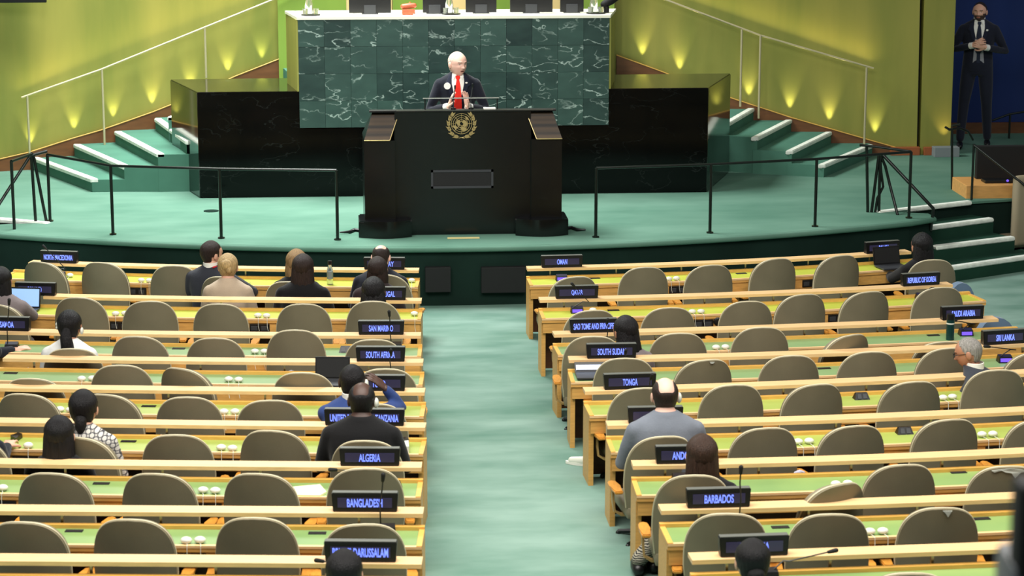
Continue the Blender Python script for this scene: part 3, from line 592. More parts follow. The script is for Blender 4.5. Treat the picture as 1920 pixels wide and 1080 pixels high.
OPEN = {('C','L'), ('E','L'), ('F','L'), ('G','L'), ('H','L'), ('I','L'), ('D','R'), ('E','R'), ('F','R'), ('G','R'), ('H','R'), ('I','R')}
SIGN = {('A','L'): 'NORTH MACEDONIA', ('B','L'): 'POLAND', ('C','L'): 'SAN MARINO', ('D','L'): 'SOUTH AFRICA', ('E','L'): 'TOGO', ('F','L'): 'TANZANIA', ('G','L'): 'ALGERIA', ('H','L'): 'BANGLADESH', ('I','L'): 'BRUNEI DARUSSALAM',
        ('A','R'): 'OMAN', ('B','R'): 'QATAR', ('C','R'): 'SAO TOME', ('D','R'): 'SOUTH SUDAN', ('E','R'): 'TONGA', ('F','R'): 'half-hidden blank', ('G','R'): 'ANDORRA', ('H','R'): 'BARBADOS', ('I','R'): 'BULGARIA'}
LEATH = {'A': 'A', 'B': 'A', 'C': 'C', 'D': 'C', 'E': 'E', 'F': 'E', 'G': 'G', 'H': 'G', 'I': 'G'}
ROW = {}
ZL, ZT = .585, .515      # ledge underside and desk top above the row floor
class Row:
    def __init__(s, key, pts):
        s.key = key; e = pts[-1] if key[1] == 'L' else pts[0]; z = ZL
        for _ in range(10): p = atz(e[0], e[1], z); z = ZL+zf(p.y)
        s.z = z-ZL; P = [atz(x, y, z) for x, y in pts]
        s.c = np.polyfit([p.x for p in P], [p.y for p in P], 2 if len(P) > 2 else 1)
        s.x0, s.x1 = P[0].x, P[-1].x
        if key in OPEN:
            if key[1] == 'L': s.x0 -= .42
            else: s.x1 += .45
    def y(s, x): return float(np.polyval(s.c, x))
    def nrm(s, x): d = float(np.polyval(np.polyder(s.c), x)); v = Vector((d, -1, 0)); return v.normalized()
    def at(s, x, o, z): n = s.nrm(x); return Vector((x, s.y(x), s.z+z))+n*o
    def yaw(s, x): n = s.nrm(x); return math.atan2(n.x, -n.y)
    def xpx(s, px, o, z):
        lo, hi = s.x0-3, s.x1+3
        for _ in range(40):
            m = (lo+hi)/2
            if proj(s.at(m, o, z))[0] < px: lo = m
            else: hi = m
        return lo
def sweep(row, xa, xb, prof, n=14):
    mb = MB(); mb.rings([[row.at(x, o, z) for o, z in prof] for x in np.linspace(xa, xb, n)]); return mb
def rect(o0, o1, z0, z1): return [(o0, z0), (o1, z0), (o1, z1), (o0, z1)]
EAR = {('A','L'): [(132,516,1),(271,530,2),(772,526,1)], ('B','L'): [(225,589,2),(491,597,2),(777,588,1)], ('C','L'): [(487,659,2)], ('D','L'): [(163,710,2),(438,712,2)], ('E','L'): [(121,771,2),(430,774,2)],
       ('F','L'): [(41,860,1),(425,842,2)], ('G','L'): [(6,914,1),(392,920,2)], ('H','L'): [(362,1014,2)],
       ('A','R'): [(1264,527,2)], ('B','R'): [(1112,582,1),(1319,603,2)], ('C','R'): [(1352,652,2)], ('D','R'): [], ('E','R'): [(1777,745,2)], ('F','R'): [(1507,828,2),(1851,814,2)], ('G','R'): [(1579,908,2)], ('H','R'): [(1645,999,2)]}
PANEL = {('A','L'): [(258,545)], ('B','L'): [(225,606),(487,611)], ('E','L'): [], ('F','L'): [(48,858),(425,862)], ('G','L'): [(5,940),(390,945)], ('H','L'): [(358,1036)], ('A','R'): [(1271,540),(1520,528)], ('B','R'): [(1319,600),(1570,592)],
         ('E','R'): [(1790,760)], ('F','R'): [(1520,848),(1870,832)], ('H','R'): [(1668,1022)]}
HATCH = {('C','L'): [(335,654)], ('D','L'): [(20,700)], ('E','L'): [(279,762)], ('F','L'): [(241,828)], ('G','L'): [(190,907)], ('H','L'): [(139,996),(595,1000)],
         ('A','R'): [(1115,522),(1390,513)], ('B','R'): [(1150,582)], ('C','R'): [(1750,629)], ('D','R'): [(1545,691)], ('G','R'): [(1290,906),(1797,886)], ('H','R'): [(1463,989),(1840,973)], ('I','R'): []}
def cab(px, py, row, z): p = atz(px, py, row.z+z); return p
for key, pts in LEDGE.items():
    r = Row(key, pts); ROW[key] = r; L = key[1] == 'L'
    side = 'left' if L else 'right'
    in_x = r.x1 if L else r.x0                                  # aisle end
    xa, xb = (r.x0-.14, r.x1+.01) if L else (r.x0-.01, r.x1+.16)
    org = r.at(in_x, .15, 0)
    t = empty('desk_row', org, 0, 'long maple delegate desk carrying the %s sign, %s of the aisle' % (SIGN[key], side), 'desk', 'delegate desks')
    sweep(r, r.x0, r.x1, rect(-.13, 0, ZL, ZL+.024), 18).build('ledge', M['maple'], t, world=True, smooth=30)
    k = max(2, int(round((r.x1-r.x0)/.62)))
    for i in range(k):
        x = r.x0+(r.x1-r.x0)*(i+.35)/k; p = r.at(x, -.06, 0); mb = MB()
        mb.box((p.x-.007, p.y-.012, r.z+ZT-.03), (p.x+.007, p.y+.012, r.z+ZL+.002)); mb.build('ledge_post', M['steel'], t, world=True)
    sweep(r, xa, xb, rect(-.02, .315, ZT-.035, ZT-.008)).build('desk_top', M['wood'], t, world=True)
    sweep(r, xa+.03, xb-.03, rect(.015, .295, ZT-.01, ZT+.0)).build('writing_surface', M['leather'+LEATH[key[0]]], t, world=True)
    sweep(r, xa, xb, rect(-.02, .018, ZT-.012, ZT+.022)).build('back_trim', M['trim_wood'], t, world=True)
    sweep(r, xa, xb, rect(.291, .318, ZT-.012, ZT+.003)).build('front_trim', M['maple'], t, world=True)
    for x, s in ((xa, 1), (xb, -1)):
        sweep(r, min(x, x+s*.03), max(x, x+s*.03), rect(-.02, .316, ZT-.012, ZT+.008), 2).build('end_trim', M['trim_wood'], t, world=True)
    sweep(r, xa+.01, xb-.01, rect(.285, .306, ZT-.125, ZT-.034)).build('fascia', M['wood'], t, world=True, smooth=30)
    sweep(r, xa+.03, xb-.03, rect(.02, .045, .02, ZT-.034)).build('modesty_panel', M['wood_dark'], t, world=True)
    for x, s in ((xa, 1), (xb, -1)):
        zfl = -.03
        sweep(r, min(x, x+s*.034), max(x, x+s*.034), rect(-.02, .28, zfl, ZT-.034), 2).build('end_panel', M['wood'], t, world=True)
    for px, py in PANEL.get(key, []):
        x = r.xpx(px, .305, ZT-.08); p = r.at(x, .308, ZT-.078); yw = r.yaw(x)
        mb = MB(); mb.box((-.085, -.006, -.034), (.085, .004, .034), Matrix.Translation(p) @ Matrix.Rotation(yw, 4, 'Z'), bev=.003)
        o = mb.build('control_panel', M['black'], t, world=True)
        for dx in (-.045, .04):
            mb = MB(); mb.box((dx-.028, -.010, -.022), (dx+.028, -.004, .018), Matrix.Translation(p) @ Matrix.Rotation(yw, 4, 'Z'), bev=.002)
            c = mb.build('socket', M['darkgrey']); c.data.transform(Matrix.Translation(-t.location)); c.parent = o
    for px, py in HATCH.get(key, []):
        p = cab(px, py, r, ZT); mb = MB(); mb.box((-.05, -.022, 0), (.05, .022, .004), Matrix.Translation(p) @ Matrix.Rotation(r.yaw(p.x), 4, 'Z')); mb.build('cable_hatch', M['black_matte'], t, world=True)
# ------------------------------------------------------------------ country signs
def text_mesh(txt, h, wd, mtl, parent, loc):
    cu = bpy.data.curves.new('lettering', 'FONT'); cu.body = txt; cu.size = 1; cu.extrude = .004; cu.offset = .014; cu.align_x = 'CENTER'
    tmp = bpy.data.objects.new('tmp', cu); COL.objects.link(tmp); dg = bpy.context.evaluated_depsgraph_get(); me = bpy.data.meshes.new_from_object(tmp.evaluated_get(dg))
    bpy.data.objects.remove(tmp); xs = [v.co.x for v in me.vertices]; ys = [v.co.y for v in me.vertices]; sx = wd/(max(xs)-min(xs)); sy = h/(max(ys)-min(ys)); cx = (max(xs)+min(xs))/2; cy = (max(ys)+min(ys))/2
    for v in me.vertices: v.co = Vector(((v.co.x-cx)*sx, -v.co.z*.3, (v.co.y-cy)*sy))
    me.materials.clear(); me.materials.append(mtl); o = bpy.data.objects.new('lettering', me); COL.objects.link(o); o.parent = parent; o.location = loc; return o
PL = [('A','L','NORTH MACEDONIA',112,56,73),('A','L','NORWAY',721,36,78),('B','L','POLAND',68,26,77),('B','L','PORTUGAL',722,38,80),('C','L','SAMOA',16,26,80),('C','L','SAN MARINO',715,45,87),('D','L','SOUTH AFRICA',714,54,93),
      ('E','L','TOGO',711,25,100),('F','L','UNITED REPUBLIC OF TANZANIA',684,128,151),('G','L','ALGERIA',694,40,114),('H','L','BANGLADESH',685,66,125),('I','L','BRUNEI DARUSSALAM',677,104,137),
      ('A','R','OMAN',1053,19,79),('A','R','PALAU',1653,19,70),('B','R','QATAR',1081,21,82),('B','R','REPUBLIC OF KOREA',1725,57,74),('C','R','SAO TOME AND PRINCIPE',1112,76,90),('C','R','SAUDI ARABIA',1803,46,80),('D','R','SOUTH SUDAN',1146,53,95),('D','R','SRI LANKA',1881,37,86),
      ('E','R','TONGA',1180,28,100),('F','R','',1228,0,105),('G','R','ANDORRA',1284,50,113),('H','R','BARBADOS',1346,55,122),('I','R','BULGARIA',1412,56,133)]
for a, b, txt, px, tw, pw in PL:
    r = ROW[(a, b)]; x = r.xpx(px, -.06, ZL+.03); p = r.at(x, -.062, ZL+.024); D = (p-CAM).dot(FWD); W = max(.36, pw*D/FPX)
    lab = ('black desk sign with blue-white letters reading %s on its ledge' % txt) if txt else 'black desk sign mostly hidden behind the grey-suited man'
    t = empty('desk_sign', p, r.yaw(x), lab, 'sign', 'country signs'); H = .108
    mb = MB(); mb.prism([(-W/2+.008, -.035, 0), (W/2-.008, -.035, 0), (W/2-.008, .035, 0), (-W/2+.008, .035, 0)], [(-W/2, -.030, H), (W/2, -.030, H), (W/2, .022, H), (-W/2, .022, H)]); bmesh.ops.bevel(mb.bm, geom=list(mb.bm.edges), offset=.004, segments=2, affect='EDGES'); mb.build('housing', M['black'], t)
    mb = MB(); mb.box((-W/2+.004, -.026, H-.002), (W/2-.004, .018, H+.004), bev=.002); mb.build('top_cap', M['plate_top'], t)
    mb = MB(); mb.box((-W/2+.035, -.0375, .026), (W/2-.035, -.031, .082)); mb.build('display', M['display'], t)
    if txt: text_mesh(txt, .048, tw*D/FPX, M['led'], t, (0, -.0395, .054))
# ------------------------------------------------------------------ chairs
def make_chair():
    t = empty('delegate_chair', (0, 0, 0))
    HW, Z0, Z1 = .228, .27, .74
    def ring_surface(y0, y1, hw, z0, z1, mname, nm, rim=.012):
        mb = MB(); n = 13; m = 16; vs = []
        def pt(u, v, y):
            zz = z0+(z1-z0)*v; d = max(0, (v-.38)/.62); wv = (1-d**2.6)**(1/2.6) if d < 1 else 0.03
            wv *= (.93+.07*min(1, v/.3)); x = hw*max(wv, .03)*u
            return Vector((x, y+.075*(x/HW)**2-.05*v+.0*v, zz))
        F = []; B = []
        vv = [0, .1, .2, .3, .4, .5, .6, .68, .75, .81, .86, .90, .935, .96, .98, .993, 1.0]
        for v in vv: F.append([mb.bm.verts.new(pt(-1+2*i/(n-1), v, y1)) for i in range(n)]); B.append([mb.bm.verts.new(pt(-1+2*i/(n-1), v, y0)) for i in range(n)])
        k = len(vv)
        for i in range(k-1):
            for j in range(n-1): mb.bm.faces.new((F[i][j], F[i][j+1], F[i+1][j+1], F[i+1][j])); mb.bm.faces.new((B[i][j], B[i+1][j], B[i+1][j+1], B[i][j+1]))
            for j in (0, n-1): mb.bm.faces.new((F[i][j], F[i+1][j], B[i+1][j], B[i][j]))
        for i in (0, k-1):
            for j in range(n-1): mb.bm.faces.new((F[i][j], F[i][j+1], B[i][j+1], B[i][j]))
        o = mb.build(nm, M[mname], t, smooth=50)
        edge = [pt(-1, v, (y0+y1)/2) for v in vv]+[pt(1, v, (y0+y1)/2) for v in vv[::-1]]
        return o, edge
    o, e = ring_surface(-.245, -.222, HW, Z0, Z1, 'taupe', 'back_shell')
    mb = MB(); mb.tube([p+Vector((0, .012, 0)) for p in e], .0065, 6); mb.build('piping', M['piping'], t, smooth=60)
    ring_surface(-.218, -.175, HW-.008, Z0+.02, Z1-.008, 'taupe_pad', 'back_cushion')
    mb = MB(); mb.box((-.215, -.2, .20), (.215, .24, .285), bev=.03); mb.build('seat', M['taupe_pad'], t, smooth=60)
    for s in (-1, 1):
        poly = [(-.026, -.18), (.026, -.18), (.034, -.05), (.028, .05), (.0, .07), (-.028, .05), (-.034, -.05)]
        mb = MB(); mb.ext([(s*.262+x, y) for x, y in poly], .362, .384); bmesh.ops.bevel(mb.bm, geom=list(mb.bm.edges), offset=.006, segments=2, affect='EDGES'); a = mb.build('armrest', M['armwood'], t, smooth=50)
        mb = MB(); P = [(s*.262, .0, .362), (s*.268, -.01, .33), (s*.268, -.02, .28), (s*.262, -.04, .22), (s*.22, -.04, .195), (s*.12, -.04, .19)]
        rr = []
        for q in P: rr.append([Vector(q)+Vector((0, dy, dz)) for dy, dz in ((-.02, -.006), (.02, -.006), (.02, .006), (-.02, .006))])
        pp = []
        for i, q in enumerate(P):
            q = Vector(q); tg = (Vector(P[min(i+1, len(P)-1)])-Vector(P[max(i-1, 0)])).normalized(); sd = Vector((0, 1, 0)); sd = (sd-tg*sd.dot(tg)).normalized(); up_ = tg.cross(sd)
            pp.append([q+sd*a_*.022+up_*b_*.007 for a_, b_ in ((-1, -1), (1, -1), (1, 1), (-1, 1))])
        mb.rings(pp); b = mb.build('armrest_support', M['armband'], smooth=40); b.parent = a
    mb = MB(); mb.cyl((0, 0, .05), .028, .16); 
    for k in range(5):
        a = k*2*math.pi/5; d = Vector((math.cos(a), math.sin(a), 0)); mb.tube([d*.02+Vector((0, 0, .06)), d*.24+Vector((0, 0, .03))], [.02, .014], 6)
        mb.ball((d.x*.24, d.y*.24, .018), .018, 8, 6)
    mb.build('swivel_base', M['black'], t, smooth=50)
    return t
CH = {('A','L'): [(72,492),(187,493),(325,499),(415,520),(540,529),(720,516)], ('B','L'): [(-8,572),(145,559),(279,566),(410,571),(568,571),(699,566)], ('C','L'): [(132,655),(256,632),(401,635),(552,620),(700,638)],
      ('D','L'): [(56,711),(224,686),(335,692),(566,700),(722,693)], ('E','L'): [(42,740),(195,741),(350,746),(505,752),(700,759)], ('F','L'): [(-60,826),(145,822),(328,817),(507,809),(684,828)],
      ('G','L'): [(92,889),(289,890),(481,890),(684,880)], ('H','L'): [(40,981),(242,976),(475,973),(682,985)],
      ('A','R'): [(1081,520),(1211,502),(1335,498),(1459,486),(1580,480),(1752,488)], ('B','R'): [(1112,583),(1257,578),(1404,566),(1510,553),(1632,548),(1767,540)], ('C','R'): [(1113,632),(1275,626),(1430,615),(1600,629),(1772,642)],
      ('D','R'): [(1173,673),(1328,676),(1486,668),(1634,661),(1782,654),(1945,662)], ('E','R'): [(1207,729),(1378,723),(1535,722),(1717,717),(1873,695)], ('F','R'): [(1247,820),(1440,804),(1607,800),(1785,788),(1957,788)],
      ('G','R'): [(1303,893),(1580,909),(1697,873),(1892,876)], ('H','R'): [(1365,965),(1560,966),(1768,954),(1985,975)], ('I','R'): [(1710,1077)]}
YAWJ = {('A','L',0): -14, ('A','L',1): -6, ('B','L',0): -20, ('D','L',2): -26, ('B','L',2): 10, ('C','R',3): 22, ('G','R',1): 24, ('D','R',1): 12, ('E','R',2): 8, ('A','L',5): -10, ('A','R',5): -16, ('E','L',1): -14, ('F','L',1): -18, ('B','R',0): 6, ('A','R',0): 10}
OCC = {('B','L',5), ('B','L',0), ('C','L',0), ('F','L',1), ('F','L',4), ('E','L',4), ('G','R',0), ('F','R',0), ('C','R',0), ('A','R',5), ('A','L',3), ('A','L',5)}
CHAIRS = {}; proto = make_chair(); used = False; HB = .74
for key, lst in CH.items():
    r = ROW[key]; N = len(lst)
    for i, (px, py) in enumerate(lst):
        p = atz(px, py, r.z+HB); n = r.nrm(p.x); o = -(p.y-r.y(p.x)); o2 = min(max(o, .5), 1.25)
        tilt = 0; zdrop = 0
        if o > .97 and (key[0] not in 'AB' or py > 510 and key[0] == 'A'): o2 = .90; zq = aty(px, py, r.y(p.x)-o2).z; zdrop = zq-(r.z+HB)
        elif o < .5 or o > 1.25: zq = aty(px, py, r.y(p.x)-o2).z; zdrop = zq-(r.z+HB)
        if (*key, i) in OCC: o2 = max(o2, .84); zq = aty(px, py, r.y(p.x)-o2).z; zdrop = zq-(r.z+HB)
        p = Vector((aty(px, py, r.y(p.x)-o2).x, r.y(p.x)-o2, r.z))
        ch = proto if not used else copy_tree(proto); used = True
        yw = r.yaw(p.x)+math.radians(YAWJ.get((*key, i), random.uniform(-7, 7)))
        ch.rotation_euler = (0, 0, yw)
        back = Vector((0, -.285, 0)); back.rotate(Matrix.Rotation(yw, 3, 'Z')); ch.location = p-back+Vector((0, 0, 0))
        sc = 1+zdrop/HB; sc = min(1.12, max(.82, sc)); ch.scale = (1, 1, sc)
        CHAIRS[(*key, i)] = ch
        tag(ch, 'taupe round-backed chair, %s from left in the row of the %s sign' % (ORD[i+1], SIGN[key]), 'chair', 'delegate chairs')
def worn(key, i, pts):
    ch = CHAIRS[(*key, i)]; mb = MB(); P = []
    for x, v in pts: P.append(Vector((x*.228, -.25+.075*x*x-.05*v-.0008, .27+.47*v)))
    mb.prism([q+Vector((0, .003, 0)) for q in P], [q+Vector((0, -.002, 0)) for q in P]); o = mb.build('worn_patch', mat('worn_leather', (196, 200, 190), .7)); o.parent = ch; o['label'] = 'pale worn patch of torn leather'
worn(('G','R'), 3, [(-.45, .955), (-.28, .975), (0, .99), (.3, .975), (.5, .94), (.3, .93), (.16, .86), (.05, .93), (-.1, .94), (-.2, .965), (-.38, .935)])
worn(('H','R'), 2, [(-.02, .985), (.22, .98), (.18, .955), (.12, .90), (.06, .95)])
worn(('D','R'), 1, [(.02, .985), (.2, .975), (.14, .95), (.06, .955)])
# blue-grey low seats of the second rank (tops show over the desk edges, two at the row ends)
def blue_seat(px, py, wd, key, off_, lab, ml_='blue_seat'):
    r = ROW[key]; y = aty(px, py, r.y(0)-off_).y; x = aty(px, py, y).x; yy = r.y(x)-off_; p = aty(px, py, yy); ztop = p.z
    t = empty('blue_seat', (p.x, yy, r.z), r.yaw(p.x), lab, 'seat', 'blue-grey seats between rows'); h = ztop-r.z
    mb = MB(); n = 11; prof = []
    out = [(-wd/2, 0)]+[(-wd/2*math.cos(math.pi*k/(n-1)), (math.sin(math.pi*k/(n-1))**.7)) for k in range(n)]+[(wd/2, 0)]
    base = h*.45; poly = [(x, base+(h-base)*v) for x, v in out[1:-1]]
    mb.prism([(x, -.04, z) for x, z in poly], [(x, .04, z) for x, z in poly]); bmesh.ops.bevel(mb.bm, geom=[e for e in mb.bm.edges if len(e.link_faces) == 2 and e.calc_face_angle(0) > 1.2], offset=.012, segments=2, affect='EDGES'); mb.build('backrest', M[ml_], t, smooth=50)
    mb = MB(); mb.box((-wd/2, -.02, base-.09), (wd/2, .30, base+.0), bev=.02); mb.build('seat', M['blue_seat'], t, smooth=50)
    mb = MB(); mb.cyl((0, .12, 0), .17, .03); mb.cyl((0, .12, .02), .03, base-.08); mb.build('pedestal', M['black'], t, smooth=50)
blue_seat(1800, 529, .30, ('A','R'), 1.35, 'blue-grey seat at aisle end beside the REPUBLIC OF KOREA sign')
blue_seat(1866, 594, .38, ('B','R'), 1.28, 'blue-grey seat at aisle end beside the SAUDI ARABIA sign')
blue_seat(1160, 666, .2, ('C','R'), .86, 'blue-grey seat edge below the woman by the SOUTH SUDAN sign')
for px, py, key, lab in ((50, 691, ('C','L'), 'seat crest painted top-lit showing over desk edge, far left below white-bloused woman'), (374, 696, ('C','L'), 'seat crest painted top-lit showing over desk edge below two middle-left chairs'), (545, 696, ('C','L'), 'seat crest painted top-lit showing over desk edge left of the black laptop'), (526, 752, ('D','L'), 'seat crest painted top-lit over desk edge two rows behind SOUTH AFRICA sign'),
                         (300, 817, ('E','L'), 'seat crest painted top-lit over desk edge right of the ring-patterned top'), (1502, 884, ('F','R'), 'seat crest painted top-lit over desk edge right of the long-haired woman')):
    blue_seat(px, py, .19, key, .93, lab, 'lit_blue_seat')
# ------------------------------------------------------------------ earpieces, microphones, small things on the desks
cnt = {}
for key, lst in EAR.items():
    r = ROW[key]
    for i, (px, py, n) in enumerate(lst):
        p = atz(px, py, r.z+ZT+.018); o = r.y(p.x)-p.y; o = min(max(o, .06), .265); p = Vector((p.x, r.y(p.x)-o, r.z+ZT))
        t = empty('earpiece', p, r.yaw(p.x), 'white earpiece%s on the %s sign desk, %s from left' % (' pair' if n == 2 else '', SIGN[key], ORD[i+1]), 'earpiece', 'white earpieces')
        for k in range(n):
            dx = (k-.5)*.075 if n == 2 else 0; q = random.uniform(-.01, .01)
            mb = MB(); mb.ball((dx, q, .020), (.033, .028, .020), 14, 8); a = mb.build('pad', M['white'], t, smooth=70)
            mb = MB(); mb.cyl((dx, q, .030), .016, .008, 12, .013); c = mb.build('driver', M['grey_box'], smooth=60); c.parent = a
            oo = .322-o; mb = MB(); mb.tube([(dx, q-.02, .008), (dx+.01, -oo*.6, .006), (dx+.012, -oo-.004, .002), (dx+.012, -oo-.008, -.06), (dx+.02, -oo-.008, -.10)], .0019, 5); mb.build('cord', M['white'], t)
def gmic(px, py, hx, hy, key, lab, screen=True, dyh=-.02, via=None):
    r = ROW[key]; p = atz(px, py, r.z+ZT+.02); o = min(max(r.y(p.x)-p.y, .05), .24); p = Vector((aty(px, py, r.y(p.x)-o).x, r.y(p.x)-o, r.z+ZT))
    t = empty('desk_microphone', p, 0, lab, 'microphone', 'gooseneck desk microphones')
    mb = MB(); mb.prism([(-.055, -.04, 0), (.055, -.04, 0), (.055, .05, 0), (-.055, .05, 0)], [(-.05, -.028, .045), (.05, -.028, .045), (.05, .03, .055), (-.05, .03, .055)]); b = mb.build('console', M['black'], t)
    if screen:
        mb = MB(); mb.prism([(-.042, -.0375, .010), (.042, -.0375, .010), (.042, -.0305, .036), (-.042, -.0305, .036)], [(-.042, -.0395, .010), (.042, -.0395, .010), (.042, -.0325, .036), (-.042, -.0325, .036)]); c = mb.build('console_screen', M['purple']); c.parent = b
    if hx is None: return
    h = aty(hx, hy, p.y+dyh)-p; s = Vector((.03 if h.x > 0 else -.03, .0, .05))
    if via: v = aty(via[0], via[1], p.y+.01)-p; pts = [s, s.lerp(v, .6)+Vector((0, 0, .02)), v, v.lerp(h, .5), h]
    else: pts = [s, s.lerp(h, .35)+Vector((s.x*.3, .01, .03)), s.lerp(h, .7)+Vector((0, .01, .02)), h]
    mb = MB(); mb.tube(pts, .0042, 6); mb.build('gooseneck', M['black'], t, smooth=60)
    d = (h-pts[-2]).normalized(); mb = MB(); mb.limb([h-d*.012, h+d*.028], [.010, .013], 8); mb.build('mic_head', M['black_matte'], t, smooth=60)
def ml(s, extra=''): return 'black gooseneck desk microphone beside the %s sign%s' % (s, extra)
gmic(112, 517, 85, 465, ('A','L'), ml('NORTH MACEDONIA'), via=(124, 505)); gmic(22, 650, 17, 568, ('C','L'), ml('SAMOA'), False); gmic(741, 650, 730, 590, ('C','L'), ml('SAN MARINO'), False); gmic(741, 703, 733, 661, ('D','L'), ml('SOUTH AFRICA'), False)
gmic(690, 905, 627, 881, ('G','L'), ml('ALGERIA', ', bent down low'), False, via=(655, 882)); gmic(724, 995, 718, 898, ('H','L'), ml('BANGLADESH'), False); gmic(660, 1085, 602, 1052, ('I','L'), ml('BRUNEI DARUSSALAM', ', bent left'), False, via=(628, 1056))
gmic(1053, 522, None, None, ('A','R'), 'black desk console with purple screen below the OMAN sign'); gmic(1082, 582, 1076, 536, ('B','R'), ml('QATAR'), via=(1104, 566)); gmic(1130, 648, 1139, 604, ('C','R'), ml('SAO TOME AND PRINCIPE'), False); gmic(1165, 698, 1173, 661, ('D','R'), ml('SOUTH SUDAN'), False)
gmic(1205, 760, 1221, 708, ('E','R'), ml('TONGA'), False); gmic(1729, 557, 1753, 541, ('B','R'), ml('REPUBLIC OF KOREA')); gmic(1811, 624, 1791, 601, ('C','R'), ml('SAUDI ARABIA'), via=(1828, 608)); gmic(1884, 674, 1853, 650, ('D','R'), ml('SRI LANKA'), via=(1905, 656))
gmic(1277, 898, None, None, ('G','R'), 'black desk console with purple screen below the ANDORRA sign'); gmic(1375, 990, 1389, 884, ('H','R'), ml('BARBADOS')); gmic(1440, 1078, 1558, 1034, ('I','R'), ml('BULGARIA', ', bent far right'), False, via=(1480, 1052))
# laptops, tablet, bottles, papers, voting units
def laptop(px0, py0, px1, py1, key, m, lab, off_, tilt=-.05, base=True):
    r = ROW[key]; xm = aty((px0+px1)/2, py1, r.y(0)-off_).x; y = r.y(xm)-off_; a = aty(px0, py0, y); b = aty(px1, py1, y); zb = r.z+ZT+.008
    c = Vector(((a.x+b.x)/2, y, zb)); W = b.x-a.x; H = max(.062, a.z-zb)
    t = empty('laptop', c, r.yaw(c.x), lab, 'laptop'); mb = MB(); mb.box((-W/2, -.20, 0), (W/2, .0, .014), bev=.003); mb.build('keyboard_base', M['darkgrey'], t)
    mb = MB(); mb.prism([(-W/2, 0, .012), (W/2, 0, .012), (W/2, .012, .012), (-W/2, .012, .012)], [(-W/2, .04, H), (W/2, .04, H), (W/2, .05, H), (-W/2, .05, H)]); l = mb.build('lid', M['black'], t)
    mb = MB(); mb.prism([(-W/2+.01, -.002, .026), (W/2-.01, -.002, .026), (W/2-.01, .004, .026), (-W/2+.01, .004, .026)], [(-W/2+.01, .034, H-.012), (W/2-.01, .034, H-.012), (W/2-.01, .042, H-.012), (-W/2+.01, .042, H-.012)]); s = mb.build('screen', m); s.parent = l
    return t
lp = laptop(5, 541, 77, 593, ('B','L'), M['screen_blue'], 'open laptop with lit pale blue screen before the POLAND sign', .12)
laptop(590, 672, 656, 714, ('D','L'), M['black_matte'], 'open black laptop left of the blue-suited man, screen dark', .20); laptop(1638, 464, 1690, 507, ('A','R'), M['black_matte'], 'open black laptop under the PALAU sign, screen dark', .12)
laptop(1078, 682, 1172, 698, ('D','R'), M['screen_pale'], 'small pale-lit tablet propped on the desk below the SOUTH SUDAN sign', .06)
def bottle(px, py0, py1, key, m, lab, rad):
    r = ROW[key]; p = atz(px, py1, r.z+ZT); h = aty(px, py0, p.y).z-p.z; p.z = r.z+ZT; t = empty('bottle', p, 0, lab, 'bottle')
    mb = MB(); mb.oval([(0, 0, 0, rad, rad), (0, 0, h*.62, rad, rad), (0, 0, h*.78, rad*.6, rad*.6), (0, 0, h*.85, rad*.5, rad*.5)] if rad < .03 else [(0, 0, 0, rad, rad), (0, 0, h*.8, rad, rad)]); mb.build('body', m, t, smooth=50)
    mb = MB(); z = h*.84 if rad < .03 else h*.79; mb.cyl((0, 0, z), rad*.65 if rad < .03 else rad*1.02, h-z, 14); mb.build('cap', M['black'], t, smooth=50)
    mb = MB(); mb.cyl((0, 0, h*(.25 if rad < .03 else .62)), rad*1.03, h*(.3 if rad < .03 else .05), 16); mb.build('band', M['grey_box'] if rad < .03 else M['white'], t, smooth=50)
bottle(619, 489, 533, ('A','L'), M['glass'], 'clear plastic drink bottle on the NORTH MACEDONIA sign desk', .028); bottle(1781, 589, 637, ('C','R'), M['thermos'], 'dark teal metal flask standing before the SAUDI ARABIA sign', .032)
def sheet(pts, key, m, lab, nm='paper_stack', h=.012, cat='papers'):
    r = ROW[key]; P = [atz(x, y, r.z+ZT+.004) for x, y in pts]; mb = MB(); mb.prism([Vector((p.x, p.y, r.z+ZT)) for p in P], [Vector((p.x, p.y, r.z+ZT+h)) for p in P]); c = sum(P, Vector())/len(P); tag(mb.build(nm, m, origin=(c.x, c.y, r.z+ZT)), lab, cat)
sheet([(535, 916), (600, 910), (612, 924), (600, 931), (545, 930)], ('G','L'), M['paper_y'], 'cream paper sheets on desk left of the BANGLADESH sign')
sheet([(752, 836), (766, 836), (767, 850), (752, 850)], ('F','L'), M['white'], 'white booklet box right of the black-suited man', 'booklet', .05, 'booklet')
sheet([(752, 834), (765, 833), (767, 838), (753, 840)], ('F','L'), M['black'], 'black folder behind the white booklet box', 'folder', .055, 'folder')
sheet([(20, 823), (34, 818), (42, 820), (30, 829)], ('F','L'), M['black'], 'black phone held at left edge above the desk', 'phone', .03, 'phone')
